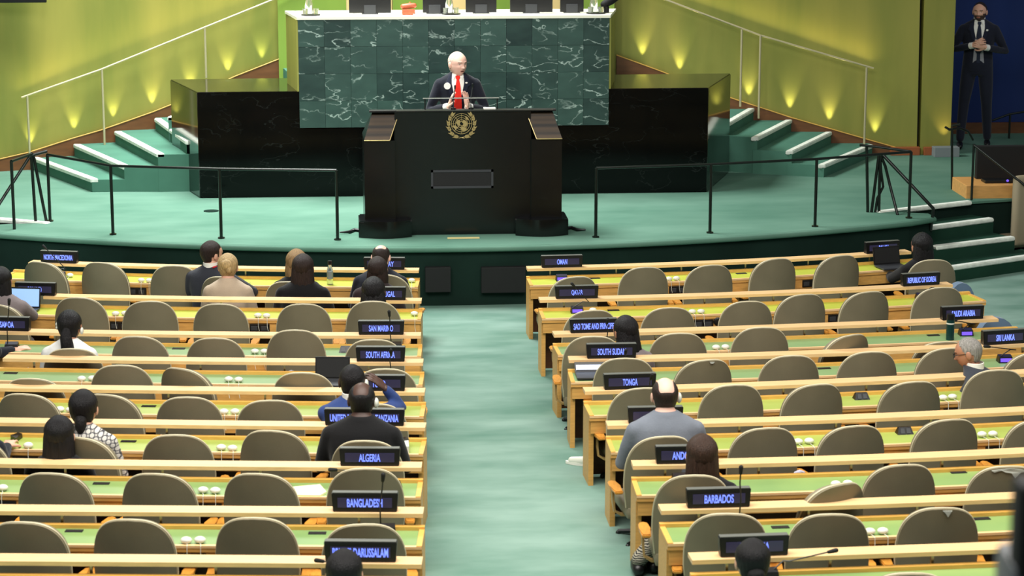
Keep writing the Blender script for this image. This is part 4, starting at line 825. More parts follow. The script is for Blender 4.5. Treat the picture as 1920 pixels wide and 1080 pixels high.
for px, py, key, lab in ((1615, 748, ('E','R'), 'small black two-button voting unit standing on desk behind TONGA sign'), (1696, 813, ('F','R'), 'small black two-button voting unit on the desk nearest grey-suited man'), (737, 916, ('G','L'), 'small dark voting unit half hidden behind the chair at BANGLADESH sign'), (649, 660, ('C','L'), 'small dark voting unit left of the chair behind SOUTH AFRICA sign'), (1497, 698, ('D','R'), 'low black voting unit on the SOUTH SUDAN sign desk')):
    r = ROW[key]; p = atz(px, py, r.z+ZT); p.z = r.z+ZT; t = empty('voting_unit', p, r.yaw(p.x), lab, 'console', 'voting units')
    mb = MB(); mb.prism([(-.055, -.03, 0), (.055, -.03, 0), (.055, .04, 0), (-.055, .04, 0)], [(-.042, .0, .045), (.042, .0, .045), (.042, .02, .045), (-.042, .02, .045)]); mb.build('housing', M['black'], t)
    mb = MB()
    for dx in (-.02, .02): mb.prism([(dx-.015, -.026, .008), (dx+.015, -.026, .008), (dx+.013, -.006, .038), (dx-.013, -.006, .038)], [(dx-.015, -.030, .009), (dx+.015, -.030, .009), (dx+.013, -.010, .039), (dx-.013, -.010, .039)])
    mb.build('button_plate', M['darkgrey'], t)
p = atz(1374, 600, ROW[('B','R')].z+ZT); r = ROW[('B','R')]; x = r.xpx(1345, .305, ZT-.08)
mb = MB(); q = r.at(x, .315, ZT-.06); mb.ball(q, (.036, .012, .036), 16, 10); tag(mb.build('earpiece_hook', M['black'], origin=q), 'round black knob on desk front beside Qatar row chairs', 'knob')
# foreground video camera, very close to the lens at the lower right corner
D = 3.0; c = CAM+(FWD+RGT*((1962-960)/FPX)-UPV*((1112-540)/FPX))*D
vc = empty('video_camera', (c.x, c.y, zf(c.y)), -YAW, 'blurred grey video camera close to lens at lower right corner', 'camera'); hz_ = c.z-zf(c.y)
mb = MB(); mb.box((-.045, .0, hz_-.14), (.10, .12, hz_+.034), bev=.015); mb.build('body', M['camgrey'], vc, smooth=50)
mb = MB(); mb.box((-.040, .0, hz_-.03), (.03, .06, hz_+.145), bev=.01); mb.build('viewfinder', M['black_matte'], vc, smooth=50)
mb = MB()
mb.cyl((.03, .05, hz_-.45), .03, .36)
for k in range(3):
    a = k*2.094+.5; mb.tube([(.03, .05, hz_-.42), (.03+.75*math.cos(a), .05+.75*math.sin(a), .06)], .02, 8)
mb.build('tripod', M['black'], vc)
# ------------------------------------------------------------------ people
def remesh(bm, vox, smooth=6):
    bmesh.ops.recalc_face_normals(bm, faces=bm.faces)
    me = bpy.data.meshes.new('r'); bm.to_mesh(me); bm.free(); o = bpy.data.objects.new('r', me); COL.objects.link(o)
    a = o.modifiers.new('a', 'REMESH'); a.mode = 'VOXEL'; a.voxel_size = vox
    if smooth: b = o.modifiers.new('b', 'SMOOTH'); b.iterations = smooth; b.factor = .5
    r = bpy.data.meshes.new_from_object(o.evaluated_get(bpy.context.evaluated_depsgraph_get())); bpy.data.objects.remove(o); bpy.data.meshes.remove(me); return r
def g(x, s): return math.exp(-(x/s)**2)
SKIN = {'fair': (232, 186, 166), 'light': (216, 166, 140), 'tan': (178, 126, 98), 'dark': (74, 50, 40)}
def head_mesh(skin, detail, brow=(70, 56, 48), mouth_open=0, beard=None):
    u, v = (120, 90) if detail else (40, 28)
    b = bmesh.new(); bmesh.ops.create_uvsphere(b, u_segments=u, v_segments=v, radius=1); col = []
    sk = lin(SKIN[skin]); lipc = tuple(a*b_ for a, b_ in zip(sk, (.72, .45, .45)))
    for q in b.verts:
        d = q.co.copy(); x, y, z = d.x*.0775, d.y*.094, d.z*.113; fr_ = max(0, d.y)
        if z > 0: x *= 1+.10*math.sin(math.pi*min(1, d.z)); y *= 1+.06*math.sin(math.pi*d.z)
        if z < 0:
            t = -z/.113; x *= 1-.26*t*t
            if d.y > 0: y += .010*t*fr_
            else: y *= 1-.42*t
        elif d.y < 0: y *= 1.06
        if d.y > 0:
            ax = abs(x)
            rid = min(1, max(0, (.030-z)/.050)) if z > -.024 else max(0, 1-(-.024-z)/.010)
            y += .021*g(x, .011)*rid*rid + .007*g(ax-.012, .008)*g(z+.023, .008)
            y -= .009*g(ax-.030, .014)*g(z-.010, .010)
            y += .006*g(ax-.028, .02)*g(z-.030, .008)+.005*g(ax-.038, .016)*g(z+.018, .016)
            y += .007*g(x, .022)*g(z+.052, .011)+.007*g(x, .02)*g(z+.092, .014)
            y -= (.007+.012*mouth_open)*g(x, .017)*g(z+.053, .0022+.004*mouth_open)
        c = sk
        if beard and z < -.03+ (.02 if abs(x) > .05 else 0) and d.y > -.25 and not (abs(x) < .018 and abs(z+.053) < .008): c = lin(beard)
        if d.y > .3:
            ax = abs(x)
            if detail:
                if ((ax-.030)/.0125)**2+((z-.010)/.0052)**2 < 1: c = (.62, .58, .54)
                if ((ax-.030)/.0052)**2+((z-.010)/.0052)**2 < 1: c = (.03, .02, .015)
                if ((ax-.031)/.019)**2+((z-.029)/.0042)**2 < 1: c = lin(brow)
                if (x/.023)**2+((z+.053)/.0085)**2 < 1: c = lipc
                if (x/.019)**2+((z+.053)/(.0022+.0045*mouth_open))**2 < 1: c = (.06, .015, .012)
        q.co = Vector((x, y, z)); col.append(c)
    return b, col, sk
def hand_bm(wr, d, n, side, curl=.5, spread=.1, sc=1.0):
    d = Vector(d).normalized(); n = Vector(n); n = (n-d*n.dot(d)).normalized(); s = d.cross(n)*side; mb = MB()
    def P(a, b_, c=0): return Vector(wr)+(d*a+s*b_+n*c)*sc
    def ring(a, ws, wn): return [P(a, ws*math.cos(2*math.pi*k/12), wn*math.sin(2*math.pi*k/12)) for k in range(12)]
    mb.rings([ring(-.03, .026, .022), ring(.0, .027, .019), ring(.03, .035, .017), ring(.065, .041, .015), ring(.09, .038, .011)])
    for k, (b0, L) in enumerate(((.031, .068), (.0105, .078), (-.0105, .073), (-.030, .058))):
        a = curl*.35; pts = [P(.07, b0*.9), P(.09, b0)]; dirx = d+s*(spread*(b0/.03))
        for f in (.45, .32, .25):
            dv = (dirx*math.cos(a)+n*math.sin(a)).normalized(); pts.append(pts[-1]+dv*L*f*sc); a += curl*.75
        mb.limb(pts, [.0095*sc, .0095*sc, .0088*sc, .008*sc, .0068*sc], 8)
    t0 = P(.012, .026, .004); t1 = P(.042, .052, .012); t2 = t1+(d*.75+s*.35+n*(.25+curl*.3)).normalized()*.032*sc; t3 = t2+(d*.9+n*(.2+curl*.4)).normalized()*.026*sc
    mb.limb([t0, t1, t2, t3], [.014*sc, .012*sc, .0105*sc, .009*sc], 8)
    return mb.bm
HAIRC = {'black': (20, 18, 20), 'brown': (60, 42, 32), 'dkbrown': (42, 30, 26), 'blonde': (186, 158, 112), 'ltbrown': (150, 120, 80), 'grey': (150, 146, 140), 'white': (224, 198, 182)}
HM = {k: hair_mat('hair_'+k, v) for k, v in HAIRC.items()}
def hair_mesh(style):
    mb = MB(); b = bmesh.new(); bmesh.ops.create_uvsphere(b, u_segments=56, v_segments=36, radius=1)
    thin = style in ('thin', 'buzz', 'crown')
    for q in b.verts:
        d = q.co.copy(); k = 1.0
        R = (.0788, .095, .114) if thin else (.085, .100, .119)
        x, y, z = d.x*R[0], d.y*R[1]-(.006 if thin else .016), d.z*R[2]+(.003 if thin else .010)
        if d.z > 0: x *= 1+.10*math.sin(math.pi*min(1, d.z)); y *= 1+.06*math.sin(math.pi*d.z)
        if z < 0 and d.y < 0: y *= 1-.30*min(1, -z/.11)
        if y > .035 and z < .062: k = .80
        if abs(d.x) > .55 and z < -.015 and d.y > -.35 and style not in ('long', 'bob'): k = .84
        if z < -.075: k = min(k, .82)
        def ss(a, b_, t): t = min(1, max(0, (t-a)/(b_-a))); return t*t*(3-2*t)
        if style == 'crown': k = min(k, 1-.14*ss(.40, .62, d.z)*ss(-.97, -.72, d.y)*(1-ss(.42, .66, abs(d.x))))
        if style in ('thin',) and z < .0 and d.y > -.1: k = .85
        f = 1+(.012 if not thin else .004)*math.sin(math.atan2(d.x, d.y)*31+5*d.z)
        q.co = Vector((x*k*f, y*k*f, z*k))
    mb.join(b)
    def fall(zs, rxs, rys, ys, n=44):
        rs = []
        for z, rx, ry, yc in zip(zs, rxs, rys, ys):
            rs.append([(rx*math.cos(a)*(1+.03*math.sin(a*17+z*9)), yc+ry*math.sin(a)*(1+.05*math.sin(a*13+z*14)), z) for a in [2*math.pi*k/n for k in range(n)]])
        mb.rings(rs)
    if style == 'long': fall([.06, .0, -.07, -.14, -.21, -.27, -.30], [.078, .088, .092, .098, .100, .085, .06], [.07, .075, .07, .055, .045, .035, .02], [-.03, -.034, -.042, -.06, -.075, -.085, -.088])
    if style == 'bob': fall([.05, .0, -.06, -.12, -.15], [.078, .088, .094, .090, .07], [.07, .074, .07, .06, .04], [-.028, -.03, -.034, -.04, -.042])
    if style == 'pony': mb.limb([(0, -.095, .0), (0, -.125, -.05), (0.01, -.125, -.13), (.0, -.12, -.22), (-.01, -.115, -.29)], [.028, .042, .048, .042, .014], 14)
    if style == 'bun': mb.ball((0, -.105, -.035), (.045, .036, .04), 18, 12)
    if style == 'updo': mb.ball((0, -.085, .035), (.052, .048, .055), 18, 12); mb.ball((.02, -.105, .0), (.03, .028, .035), 12, 8); mb.ball((-.025, -.10, .05), (.028, .025, .03), 12, 8)
    if style == 'lowpony': mb.limb([(0, -.09, -.04), (0, -.105, -.085), (0, -.10, -.13)], [.035, .036, .018], 12)
    return mb
OVALS = [(-.09, .165, .12), (0, .178, .128), (.12, .166, .116), (.25, .182, .124), (.35, .200, .122), (.42, .202, .110), (.452, .186, .096), (.480, .142, .082), (.505, .094, .072), (.525, .070, .066)]
def person(label, loc, yaw, jacket, hair=('short', 'black'), skin='light', seated=True, lean=.03, side=0.0, elb=None, wri=None, hands=None, head=(0, 0, 0), fem=False, sc=1.0, trousers=None, legs=None, detail=False,
           collar=None, front=None, brow=(70, 56, 48), mouth=0, beard=None, extra=None, wide=1.0, group=None, hs=1.0, shoes='black', floor=None, cuffs=False, hairdz=0):
    t = bpy.data.meshes.new('person'); root = bpy.data.objects.new('person', t); COL.objects.link(root); root.location = loc; root.rotation_euler = (0, 0, yaw); tag(root, label, 'person', group)
    W = (.90 if fem else 1.0)*wide; ov = []
    for z, rx, ry in OVALS:
        f = max(0, z)/.5; ov.append((side*f*f, lean*f*f, z, rx*(W if z > .1 else (1 if not fem else .98)), ry*(.94 if fem else 1)))
    S = {s: Vector((side*.72+s*.176*W, lean*.75, .402)) for s in (-1, 1)}
    elb = elb or {}; wri = wri or {}; hands = hands or {}
    E = {s: Vector(elb.get(s, (s*.245*W, lean+.06, .165))) for s in (-1, 1)}; Wr = {s: Vector(wri.get(s, (s*.13, lean+.30, .215))) for s in (-1, 1)}
    fz = floor if floor is not None else -.31
    if seated: LG = {s: [Vector((s*.09, .03, -.03)), Vector((s*.11, .36, .01)), Vector((s*.11, .20, fz+.08))] for s in (-1, 1)}
    else: LG = {s: [Vector((s*.09, 0, -.03)), Vector((s*.11, .02, -.45)), Vector((s*.125, -.02, fz+.08))] for s in (-1, 1)}
    if legs: LG.update(legs)
    def arm(mb, r, inset=0):
        for s in (-1, 1):
            a, e, w_ = S[s], E[s], Wr[s]; w2 = w_.lerp(e, inset) if inset else w_
            mb.limb([a, a.lerp(e, .5), e, e.lerp(w2, .5), w2], [r*1.0, r*.92, r*.80, r*.72, r*.58], 14)
    vox = .010 if detail else .014
    # body: trunk, limbs, neck remeshed to one skin; head and hands grow out of it
    mb = MB(); mb.oval([(c[0], c[1], c[2], c[3]*.86, c[4]*.86) for c in ov]); arm(mb, .050)
    hc = Vector((side*1.15, lean+.045, .605)); nb = Vector((side, lean*.95, .46))
    mb.limb([nb, nb.lerp(hc+Vector((0, -.015, -.05)), .5), hc+Vector((0, -.018, -.05))], [.062, .056, .054], 16)
    for s in (-1, 1): q = LG[s]; mb.limb([q[0], q[1], q[1].lerp(q[2], .4), q[2]], [.066, .048, .044, .03], 12)
    me = remesh(mb.bm, vox); out = bmesh.new(); out.from_mesh(me); bpy.data.meshes.remove(me); ncol = len(out.verts)
    hb, col, sk = head_mesh(skin, detail, brow, mouth, beard)
    hm = Matrix.Translation(hc) @ Matrix.Rotation(head[0], 4, 'Z') @ Matrix.Rotation(head[1], 4, 'X') @ Matrix.Rotation(head[2], 4, 'Y') @ Matrix.Scale(hs, 4)
    cols = [sk]*ncol+col; tm = bpy.data.meshes.new('h'); hb.to_mesh(tm); hb.free(); tm.transform(hm); out.from_mesh(tm); bpy.data.meshes.remove(tm)
    em_ = MB()
    for s in (-1, 1): em_.ball((s*.079, -.008, -.006), (.011, .021, .032), 12, 10, None); 
    for v in em_.bm.verts: v.co = hm @ v.co
    tm = bpy.data.meshes.new('e'); em_.bm.to_mesh(tm); out.from_mesh(tm); bpy.data.meshes.remove(tm)
    for s in (-1, 1):
        h = hands.get(s, {}); dv = h.get('d', tuple((Wr[s]-E[s]).normalized()+Vector((0, 0, -.1)))); nv = h.get('n', (0, .0, -1)); 
        hb2 = hand_bm(Wr[s], dv, nv, h.get('side', -s), h.get('curl', .5), h.get('spread', .12)); hme = remesh(hb2, .0042 if detail else .006, 2)
        out.from_mesh(hme); bpy.data.meshes.remove(hme)
    cols += [sk]*(len(out.verts)-len(cols)); out.to_mesh(t); out.free(); t.materials.append(M['skin'])
    t.polygons.foreach_set('use_smooth', [True]*len(t.polygons)); ca_ = t.color_attributes.new('Col', 'FLOAT_COLOR', 'POINT'); ca_.data.foreach_set('color', [v for c in cols for v in (*c, 1)])
    # jacket or top
    mb = MB(); mb.oval(ov); arm(mb, .060, .08); jm = remesh(mb.bm, vox*.9)
    jm.polygons.foreach_set('use_smooth', [True]*len(jm.polygons)); jm.materials.append(jacket); jo = bpy.data.objects.new('jacket', jm); COL.objects.link(jo); jo.parent = root
    mb = MB(); mb.oval([(0, 0, -.13, .14, .11), (0, 0, -.05, .172, .125), (0, 0, .04, .168, .12)])
    for s in (-1, 1): q = LG[s]; mb.limb([q[0], q[0].lerp(q[1], .5), q[1], q[1].lerp(q[2], .5), q[2].lerp(q[1], .05)], [.092, .084, .066, .058, .050], 12)
    tm = remesh(mb.bm, .014); tm.polygons.foreach_set('use_smooth', [True]*len(tm.polygons)); tm.materials.append(trousers or jacket); o = bpy.data.objects.new('trousers', tm); COL.objects.link(o); o.parent = root
    for s in (-1, 1):
        a = LG[s][2]; mb = MB(); mb.limb([a+Vector((0, -.03, -.045)), a+Vector((0, .06, -.05)), a+Vector((0, .15, -.055))], [.036, .038, .028], 12); mb.build('shoe', M[shoes], root, smooth=60)
    if hair:
        hmsh = hair_mesh(hair[0])
        for v in hmsh.bm.verts: v.co = hm @ v.co
        hmsh.build('hair', HM[hair[1]], root, smooth=70)
    if collar:
        mb = MB(); n = 24; c0 = Vector((side, lean, .0))
        rs = [[(c0.x+r_*math.cos(2*math.pi*k/n), c0.y+r_*1.0*math.sin(2*math.pi*k/n)-.003, z-.020*(math.sin(2*math.pi*k/n) > .5)*0) for k in range(n)] for r_, z in ((.069, .49), (.066, .543), (.061, .545), (.058, .49))]
        mb.rings(rs, cap=False); mb.build('shirt_collar', M[collar], root, smooth=60)
    if cuffs:
        for s in (-1, 1):
            d = (Wr[s]-E[s]).normalized(); mb = MB(); mb.tube([Wr[s]-d*.05, Wr[s]-d*.002], [.038, .037], 14); mb.build('shirt_cuff', M['paper'], root, smooth=60)
    def fy(x, z):
        for i in range(len(ov)-1):
            if ov[i][2] <= z <= ov[i+1][2]:
                u = (z-ov[i][2])/(ov[i+1][2]-ov[i][2]); rx = ov[i][3]*(1-u)+ov[i+1][3]*u; ry = ov[i][4]*(1-u)+ov[i+1][4]*u; cy = ov[i][1]*(1-u)+ov[i+1][1]*u
                return cy+ry*math.sqrt(max(0, 1-(x/rx)**2))
        return ov[-1][1]+ov[-1][4]
    def patch(nm, rows, off_, m, lab=None):
        mb = MB(); n = 7; Fv = []; Bv = []
        for z, a, b_ in rows:
            xs_ = [a+(b_-a)*k/(n-1) for k in range(n)]; Fv.append([mb.bm.verts.new((x, fy(x, z)+off_, z)) for x in xs_]); Bv.append([mb.bm.verts.new((x, fy(x, z)-.012, z)) for x in xs_])
        for A_ in (Fv, Bv):
            for i in range(len(rows)-1):
                for j in range(n-1): mb.bm.faces.new((A_[i][j], A_[i][j+1], A_[i+1][j+1], A_[i+1][j]))
        for i in range(len(rows)-1):
            for j in (0, n-1): mb.bm.faces.new((Fv[i][j], Fv[i+1][j], Bv[i+1][j], Bv[i][j]))
        for i in (0, len(rows)-1):
            for j in range(n-1): mb.bm.faces.new((Fv[i][j], Fv[i][j+1], Bv[i][j+1], Bv[i][j]))
        o = mb.build(nm, m, root, smooth=50)
        if lab: o['label'] = lab
    if front:
        patch('shirt_front', [(.512, -.05, .05), (.48, -.062, .062), (.42, -.062, .062), (.34, -.045, .045), (.25, -.022, .022), (.20, -.004, .004)], .006, M['paper'])
        lm = front['lapel']
        for s in (-1, 1): patch('lapel', [(z, min(s*a, s*b_), max(s*a, s*b_)) for z, a, b_ in ((.50, .058, .082), (.44, .063, .115), (.40, .060, .125), (.385, .058, .100), (.33, .043, .088), (.25, .020, .052), (.20, .004, .024))], .010, lm)
        patch('tie', [(.495, -.019, .019), (.472, -.022, .022), (.458, -.012, .012), (.41, -.022, .022), (.32, -.032, .032), (.20, -.038, .038), (.15, -.036, .036), (.115, -.004, .004)], .014, front['tie'])
        for s in (-1, 1): patch('collar_point', [(.515, min(s*.004, s*.055), max(s*.004, s*.055)), (.485, min(s*.028, s*.058), max(s*.028, s*.058)), (.462, min(s*.043, s*.048), max(s*.043, s*.048))], .017, M['paper'])
    if extra: extra(root, hm, fy)
    if sc != 1: root.scale = (sc, sc, sc)
    return root
def seat_person(label, px, py, key, off_, jacket, yaw=0, head=(0, 0, 0), lean=.03, side=0., sc=1.0, pxpts=None, hs=1.0, **k):
    r = ROW[key]; y = r.y(atz(px, 500+py*.0, 1).x if False else aty(px, py, r.y(0)-off_).x)-off_; top = aty(px, py, y); yw = r.yaw(top.x)+yaw
    hoff = Vector((side*1.15, lean+.045, .605+.122*hs))*sc; hoff.rotate(Matrix.Rotation(yw, 3, 'Z')); loc = top-hoff; R = Matrix.Rotation(-yw, 3, 'Z')
    def L(p): v = Vector(p)-loc; v.rotate(R); return v/sc
    if pxpts: pxpts(k, L, r, y)
    return person(label, loc, yw, jacket, head=head, lean=lean, side=side, sc=sc, hs=hs, floor=(r.z-loc.z)/sc, **k)
C = {n: cloth('cloth_'+n, c) for n, c in dict(navy=(21, 24, 35), charcoal=(50, 52, 60), black=(16, 16, 18), grey=(112, 118, 128), greyblazer=(122, 112, 112), white=(226, 226, 222), beige=(182, 164, 142), blue=(46, 66, 120), dkbrown=(46, 36, 36), darksuit=(54, 58, 66), guard=(28, 31, 44), lapel=(30, 34, 50), tie_dark=(40, 46, 62)).items()}
C['rings'] = ring_cloth(); C['zebra'] = zebra_cloth(); C['tie_red'] = cloth('cloth_tie_red', (232, 46, 34), .15)
# speaker at the rostrum
def sp_extra(root, hm, fy):
    mb = MB(); c = Vector((.105, fy(.105, .395)+.016, .395)); mb.tube([c, c+Vector((0.002, .006, 0))], .034, 24); o = mb.build('round_badge', M['paper'], root); o['label'] = 'round white badge on jacket'
    mb = MB(); c = Vector((-.085, fy(-.085, .42)+.014, .425)); mb.ball(c, (.013, .005, .009), 12, 8); mb.build('lapel_pin', M['paper'], root)
ys = 1.0; tp = aty(859, 96, ys); fsc = (tp.z-ZD)/1.68
rs_ = person('standing man in dark suit, white shirt and red tie speaking at the rostrum', Vector((tp.x-.01, ys, tp.z-.727*fsc)), math.pi, C['navy'], hair=('thin', 'white'), skin='fair', seated=False, lean=.02, sc=fsc, head=(math.radians(32), math.radians(-4), 0), detail=True, hs=1.08, brow=(120, 100, 86), mouth=.7,
       elb={1: (.285, .06, .14), -1: (-.285, .06, .14)}, wri={1: (.098, .255, .205), -1: (-.085, .255, .205)}, hands={1: dict(d=(-.25, .25, .92), n=(-.9, .1, -.1), curl=.35, spread=.2, side=-1), -1: dict(d=(.12, .15, .98), n=(.8, .55, 0), curl=.28, spread=.3, side=1)},
       collar='paper', front=dict(lapel=C['lapel'], tie=C['tie_red']), cuffs=True, floor=-(tp.z-.727*fsc-ZD)/fsc, extra=sp_extra)
# guard beside the blue curtain
def gd_extra(root, hm, fy):
    mb = MB(); c = Vector((-.09, fy(-.09, .40)+.014, .40)); mb.ball(c, (.014, .005, .012), 12, 8); mb.build('lapel_pin', M['paper'], root)
    mb = MB(); n = 2; mb.prism([(-.07, .118, .02), (.06, .118, .02), (.06, .09, .02), (-.07, .09, .02)], [(-.04, .142, .30), (.045, .142, .30), (.045, .10, .30), (-.04, .10, .30)]); mb.build('shirt_panel', cloth('cloth_shirt_grey', (150, 150, 156)), root, smooth=40)
    mb = MB(); mb.prism([(-.022, .128, .02), (.018, .128, .02), (.018, .12, .02), (-.022, .12, .02)], [(-.02, .152, .32), (.018, .152, .32), (.018, .13, .32), (-.02, .13, .32)]); mb.build('tie_tail', C['tie_dark'], root)
yg = 5.45; tg = aty(1838, 2, yg); gsc = (tg.z-ZD)/1.72
gl = {1: [Vector((.09, 0, -.03)), Vector((.14, .02, -.46)), Vector((.17, .08, -.90))], -1: [Vector((-.09, 0, -.03)), Vector((-.12, .0, -.46)), Vector((-.15, -.12, -.90))]}
person('standing guard in dark navy suit with hands clasped before blue curtain', Vector((tg.x, yg, tg.z-.727*gsc)), math.pi+math.radians(-14), C['guard'], hair=('buzz', 'dkbrown'), skin='light', seated=False, lean=.0, sc=gsc, head=(math.radians(-12), math.radians(-3), 0), detail=True, beard=(70, 50, 42),
       elb={1: (.30, .03, .16), -1: (-.31, .02, .15)}, wri={1: (.06, .22, .235), -1: (-.07, .235, .215)}, hands={1: dict(d=(-.75, .35, .45), n=(0, -.8, -.3), curl=.9), -1: dict(d=(.85, .2, .30), n=(0, -.9, -.1), curl=.8)}, legs=gl, collar='paper', front=dict(lapel=C['lapel'], tie=C['tie_dark']), cuffs=True, floor=-.98, extra=gd_extra)
# --- front row, left
def pp1(k, L, r, y): k['elb'] = {1: L(aty(476, 548, y+.15))}; k['wri'] = {1: L(aty(468, 535, y+.30))}
def lan(root, hm, fy): mb = MB(); mb.tube([(.055, .05, .50), (.066, .0, .512), (.05, -.045, .512)], .007, 6); mb.build('lanyard', M['red'], root)
seat_person('dark-haired man in charcoal suit, head turned right, front desk on left', 397, 452, ('A','L'), .52, C['charcoal'], yaw=-.12, head=(-.7, -.1, 0), hair=('short', 'dkbrown'), pxpts=pp1, extra=lan, collar='paper')
seat_person('blonde woman with pinned-up hair and beige top, back turned', 427, 475, ('A','L'), 1.16, C['beige'], hair=('updo', 'blonde'), fem=True, yaw=.1)
seat_person('light-haired person partly hidden behind the long-haired brunette', 556, 467, ('A','L'), .55, C['black'], hair=('bob', 'ltbrown'), fem=True, hs=1.08)
seat_person('woman with long straight brown hair and black jacket, front left desk', 568, 476, ('A','L'), 1.14, C['black'], hair=('long', 'dkbrown'), fem=True, hs=1.08, wide=1.12)
seat_person('bald man in dark suit bowing his head below the NORWAY sign', 714, 458, ('A','L'), .52, C['navy'], hair=('crown', 'dkbrown'), skin='fair', head=(0, -.5, 0), lean=.12, wide=1.06)
seat_person('woman with short brown hair sitting behind the bowing bald man', 708, 481, ('A','L'), 1.1, C['dkbrown'], hair=('bob', 'dkbrown'), fem=True)
seat_person('person with bushy black hair in front of the PORTUGAL sign', 700, 520, ('B','L'), .52, C['black'], hair=('bob', 'black'), hs=1.12, fem=True, head=(0, -.2, 0))
# --- left edge
def pp8(k, L, r, y): k['elb'] = {1: L(aty(62, 592, y+.12))}; k['wri'] = {1: L(aty(40, 585, y+.36))}
seat_person('woman with long black hair and grey blazer using the lit laptop', 2, 500, ('B','L'), .55, C['greyblazer'], hair=('long', 'black'), fem=True, skin='tan', pxpts=pp8, wide=1.1)
def pp9(k, L, r, y): k['elb'] = {1: L(aty(-14, 664, y+.10))}; k['wri'] = {1: L(aty(26, 656, y+.26))}; k['hands'] = {1: dict(d=(.8, .5, .1), n=(0, .2, -1), curl=.9)}
seat_person('person in dark sleeve reaching in at left edge by the SAMOA sign', -52, 578, ('C','L'), .52, C['navy'], skin='light', pxpts=pp9)
def flower(root, hm, fy):
    mb = MB()
    for a in range(5): v = Vector((-.085+.0*a, -.03+.02*math.cos(a*1.257), .01+.02*math.sin(a*1.257))); mb.ball(hm @ v, (.010, .014, .014), 8, 6)
    o = mb.build('hair_flower', M['white'], root, smooth=70); o['label'] = 'white flower pinned in hair'
    mb = MB(); mb.ball(hm @ Vector((.088, -.01, -.03)), (.014, .024, .028), 12, 8); mb.build('worn_earpiece', M['white'], root, smooth=70)
seat_person('woman in white blouse, black ponytail with white flower', 130, 581, ('C','L'), .56, C['white'], hair=('pony', 'black'), fem=True, skin='tan', extra=flower, hs=1.05)
seat_person('woman in ring-patterned grey and white top, dark pulled-back hair', 156, 730, ('F','L'), .50, C['rings'], hair=('lowpony', 'black'), fem=True, skin='light', lean=.0, hs=1.04)
seat_person('woman with long straight black hair left of the ring-patterned top', 111, 779, ('F','L'), .84, C['black'], hair=('long', 'black'), fem=True, hs=1.06)
def pp13(k, L, r, y): k['elb'] = {1: L(aty(4, 858, y+.04))}; k['wri'] = {1: L(aty(14, 836, y+.22))}
seat_person('person in navy sleeve at left edge holding a black phone', -58, 742, ('F','L'), .58, C['navy'], pxpts=pp13)
# --- blue suit and black suit men near the aisle
def pp14(k, L, r, y):
    k['elb'] = {1: L(aty(752, 762, y+.12)), -1: L(aty(618, 775, y+.10))}; k['wri'] = {1: L(aty(722, 728, y+.06)), -1: L(aty(646, 748, y+.20))}
    k['hands'] = {1: dict(d=L(aty(690, 700, y+.05))-k['wri'][1], n=(-1, .2, 0), curl=.5), -1: dict(d=(.1, .1, 1), n=(1, 0, 0), curl=.6)}
def ep(root, hm, fy): mb = MB(); mb.ball(hm @ Vector((.088, -.006, -.012)), (.018, .028, .034), 14, 10); mb.build('worn_earpiece', M['white'], root, smooth=70)
seat_person('man in blue suit pressing a hand to his ear below the TOGO sign', 660, 681, ('E','L'), .52, C['blue'], hair=('buzz', 'black'), skin='dark', pxpts=pp14, collar='paper', extra=ep, hs=1.06, lean=.08)
seat_person('man in black suit with white earpiece below the TANZANIA sign', 678, 715, ('F','L'), .56, C['black'], hair=('crown', 'black'), skin='dark', extra=ep, hs=1.02, wide=1.1)
seat_person('person with black hair at bottom edge below the BRUNEI DARUSSALAM sign', 645, 1030, ('I','L'), .55, C['black'], hair=('short', 'black'), hs=1.05)
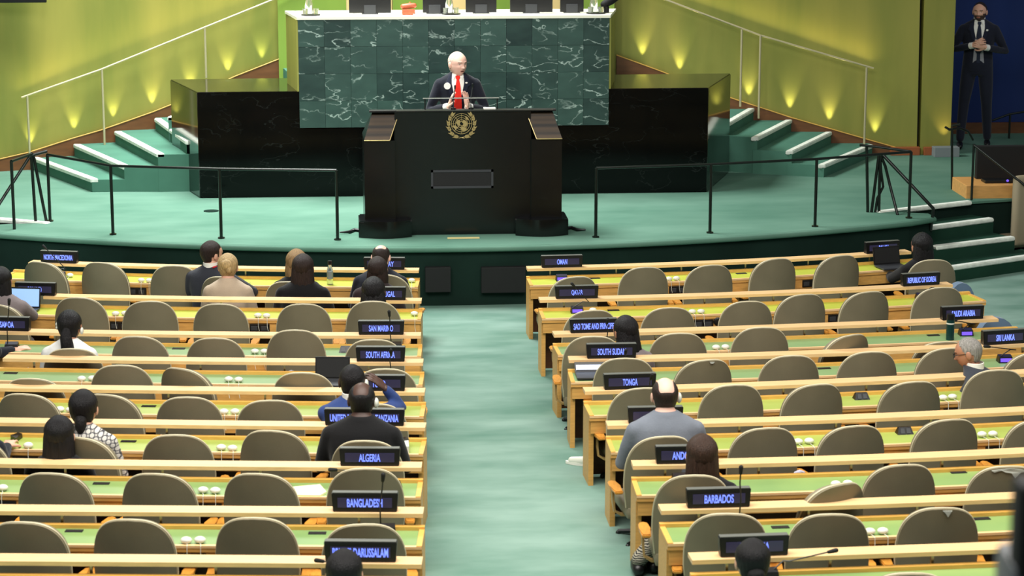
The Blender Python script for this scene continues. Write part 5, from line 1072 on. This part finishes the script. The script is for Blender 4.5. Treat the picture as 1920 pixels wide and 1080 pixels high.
# --- right block
seat_person('woman with long dark hair between the SAO TOME and SOUTH SUDAN signs', 1172, 592, ('C','R'), .58, C['greyblazer'], yaw=.15, head=(.25, -.1, 0), hair=('long', 'black'), fem=True, skin='tan', hs=1.05)
def pp18(k, L, r, y): k['elb'] = {-1: L(aty(1672, 522, y+.10))}; k['wri'] = {-1: L(aty(1666, 510, y+.3))}
seat_person('person with black hair and black clothes at the laptop by the PALAU sign', 1728, 436, ('A','R'), .55, C['black'], hair=('long', 'black'), fem=True, pxpts=pp18, skin='tan', wide=1.12, hs=1.1)
def glasses(root, hm, fy):
    mb = MB()
    for s in (-1, 1): mb.tube([hm @ Vector((s*.031+.019*math.cos(a), .105, .010+.015*math.sin(a))) for a in [2*math.pi*k/12 for k in range(13)]], .0022, 5); mb.tube([hm @ Vector((s*.052, .10, .014)), hm @ Vector((s*.078, .03, .012)), hm @ Vector((s*.08, -.005, .01))], .0022, 5)
    mb.tube([hm @ Vector((-.012, .107, .012)), hm @ Vector((.012, .107, .012))], .0022, 5); mb.build('glasses', M['black'], root)
seat_person('grey-haired man with glasses leaning left below the SRI LANKA sign', 1818, 631, ('D','R'), .86, C['darksuit'], yaw=.80, head=(.25, -.30, 0), hair=('buzz', 'grey'), skin='tan', lean=.20, collar='paper', extra=glasses, detail=True)
seat_person('balding man in grey suit with white earpiece, back turned, near aisle', 1247, 706, ('F','R'), .62, C['grey'], hair=('crown', 'dkbrown'), skin='fair', extra=ep, wide=1.08, hs=1.02, head=(0, .15, 0))
def pp21(k, L, r, y):
    zfl = r.z; a = atz(1196, 1052, zfl+.10); b = atz(1180, 1064, zfl+.10); kn = aty(1236, 1000, y+.32)
    k['legs'] = {-1: [Vector((-.09, .03, -.03)), L(kn), L(a)], 1: [Vector((.09, .03, -.03)), L(kn+Vector((.1, .06, .02))), L(a+Vector((.10, .05, 0)))]}
seat_person('woman with long brown hair and striped trousers before ANDORRA sign', 1316, 814, ('G','R'), .56, C['black'], hair=('long', 'brown'), fem=True, pxpts=pp21, trousers=C['zebra'], hs=1.06)
seat_person('woman with smooth black hair at bottom edge before BULGARIA sign', 1411, 1010, ('I','R'), .56, C['black'], hair=('bun', 'black'), fem=True, skin='light')
# white sneaker on the aisle carpet
p = atz(1084, 868, zf(-7.4)); p.z = zf(p.y); p.x += .03; sn = empty('sneaker', p, math.radians(62), 'white sneaker on aisle carpet beside the TONGA desk end panel', 'shoe')
mb = MB(); mb.limb([(0, -.10, .035), (0, 0, .034), (0, .11, .028)], [.034, .038, .03], 14); mb.build('upper', M['white'], sn, smooth=70)
mb = MB(); mb.ext([(.036*math.cos(a)*(1.0), .02+.155*math.sin(a)*.95) for a in [2*math.pi*k/20 for k in range(20)]], 0, .022); mb.build('sole', M['paper'], sn)
mb = MB(); mb.limb([(0, -.09, .06), (0, -.10, .13)], [.034, .032], 12); mb.build('sock', M['paper'], sn, smooth=70); sn.scale = (.78, .78, .9)
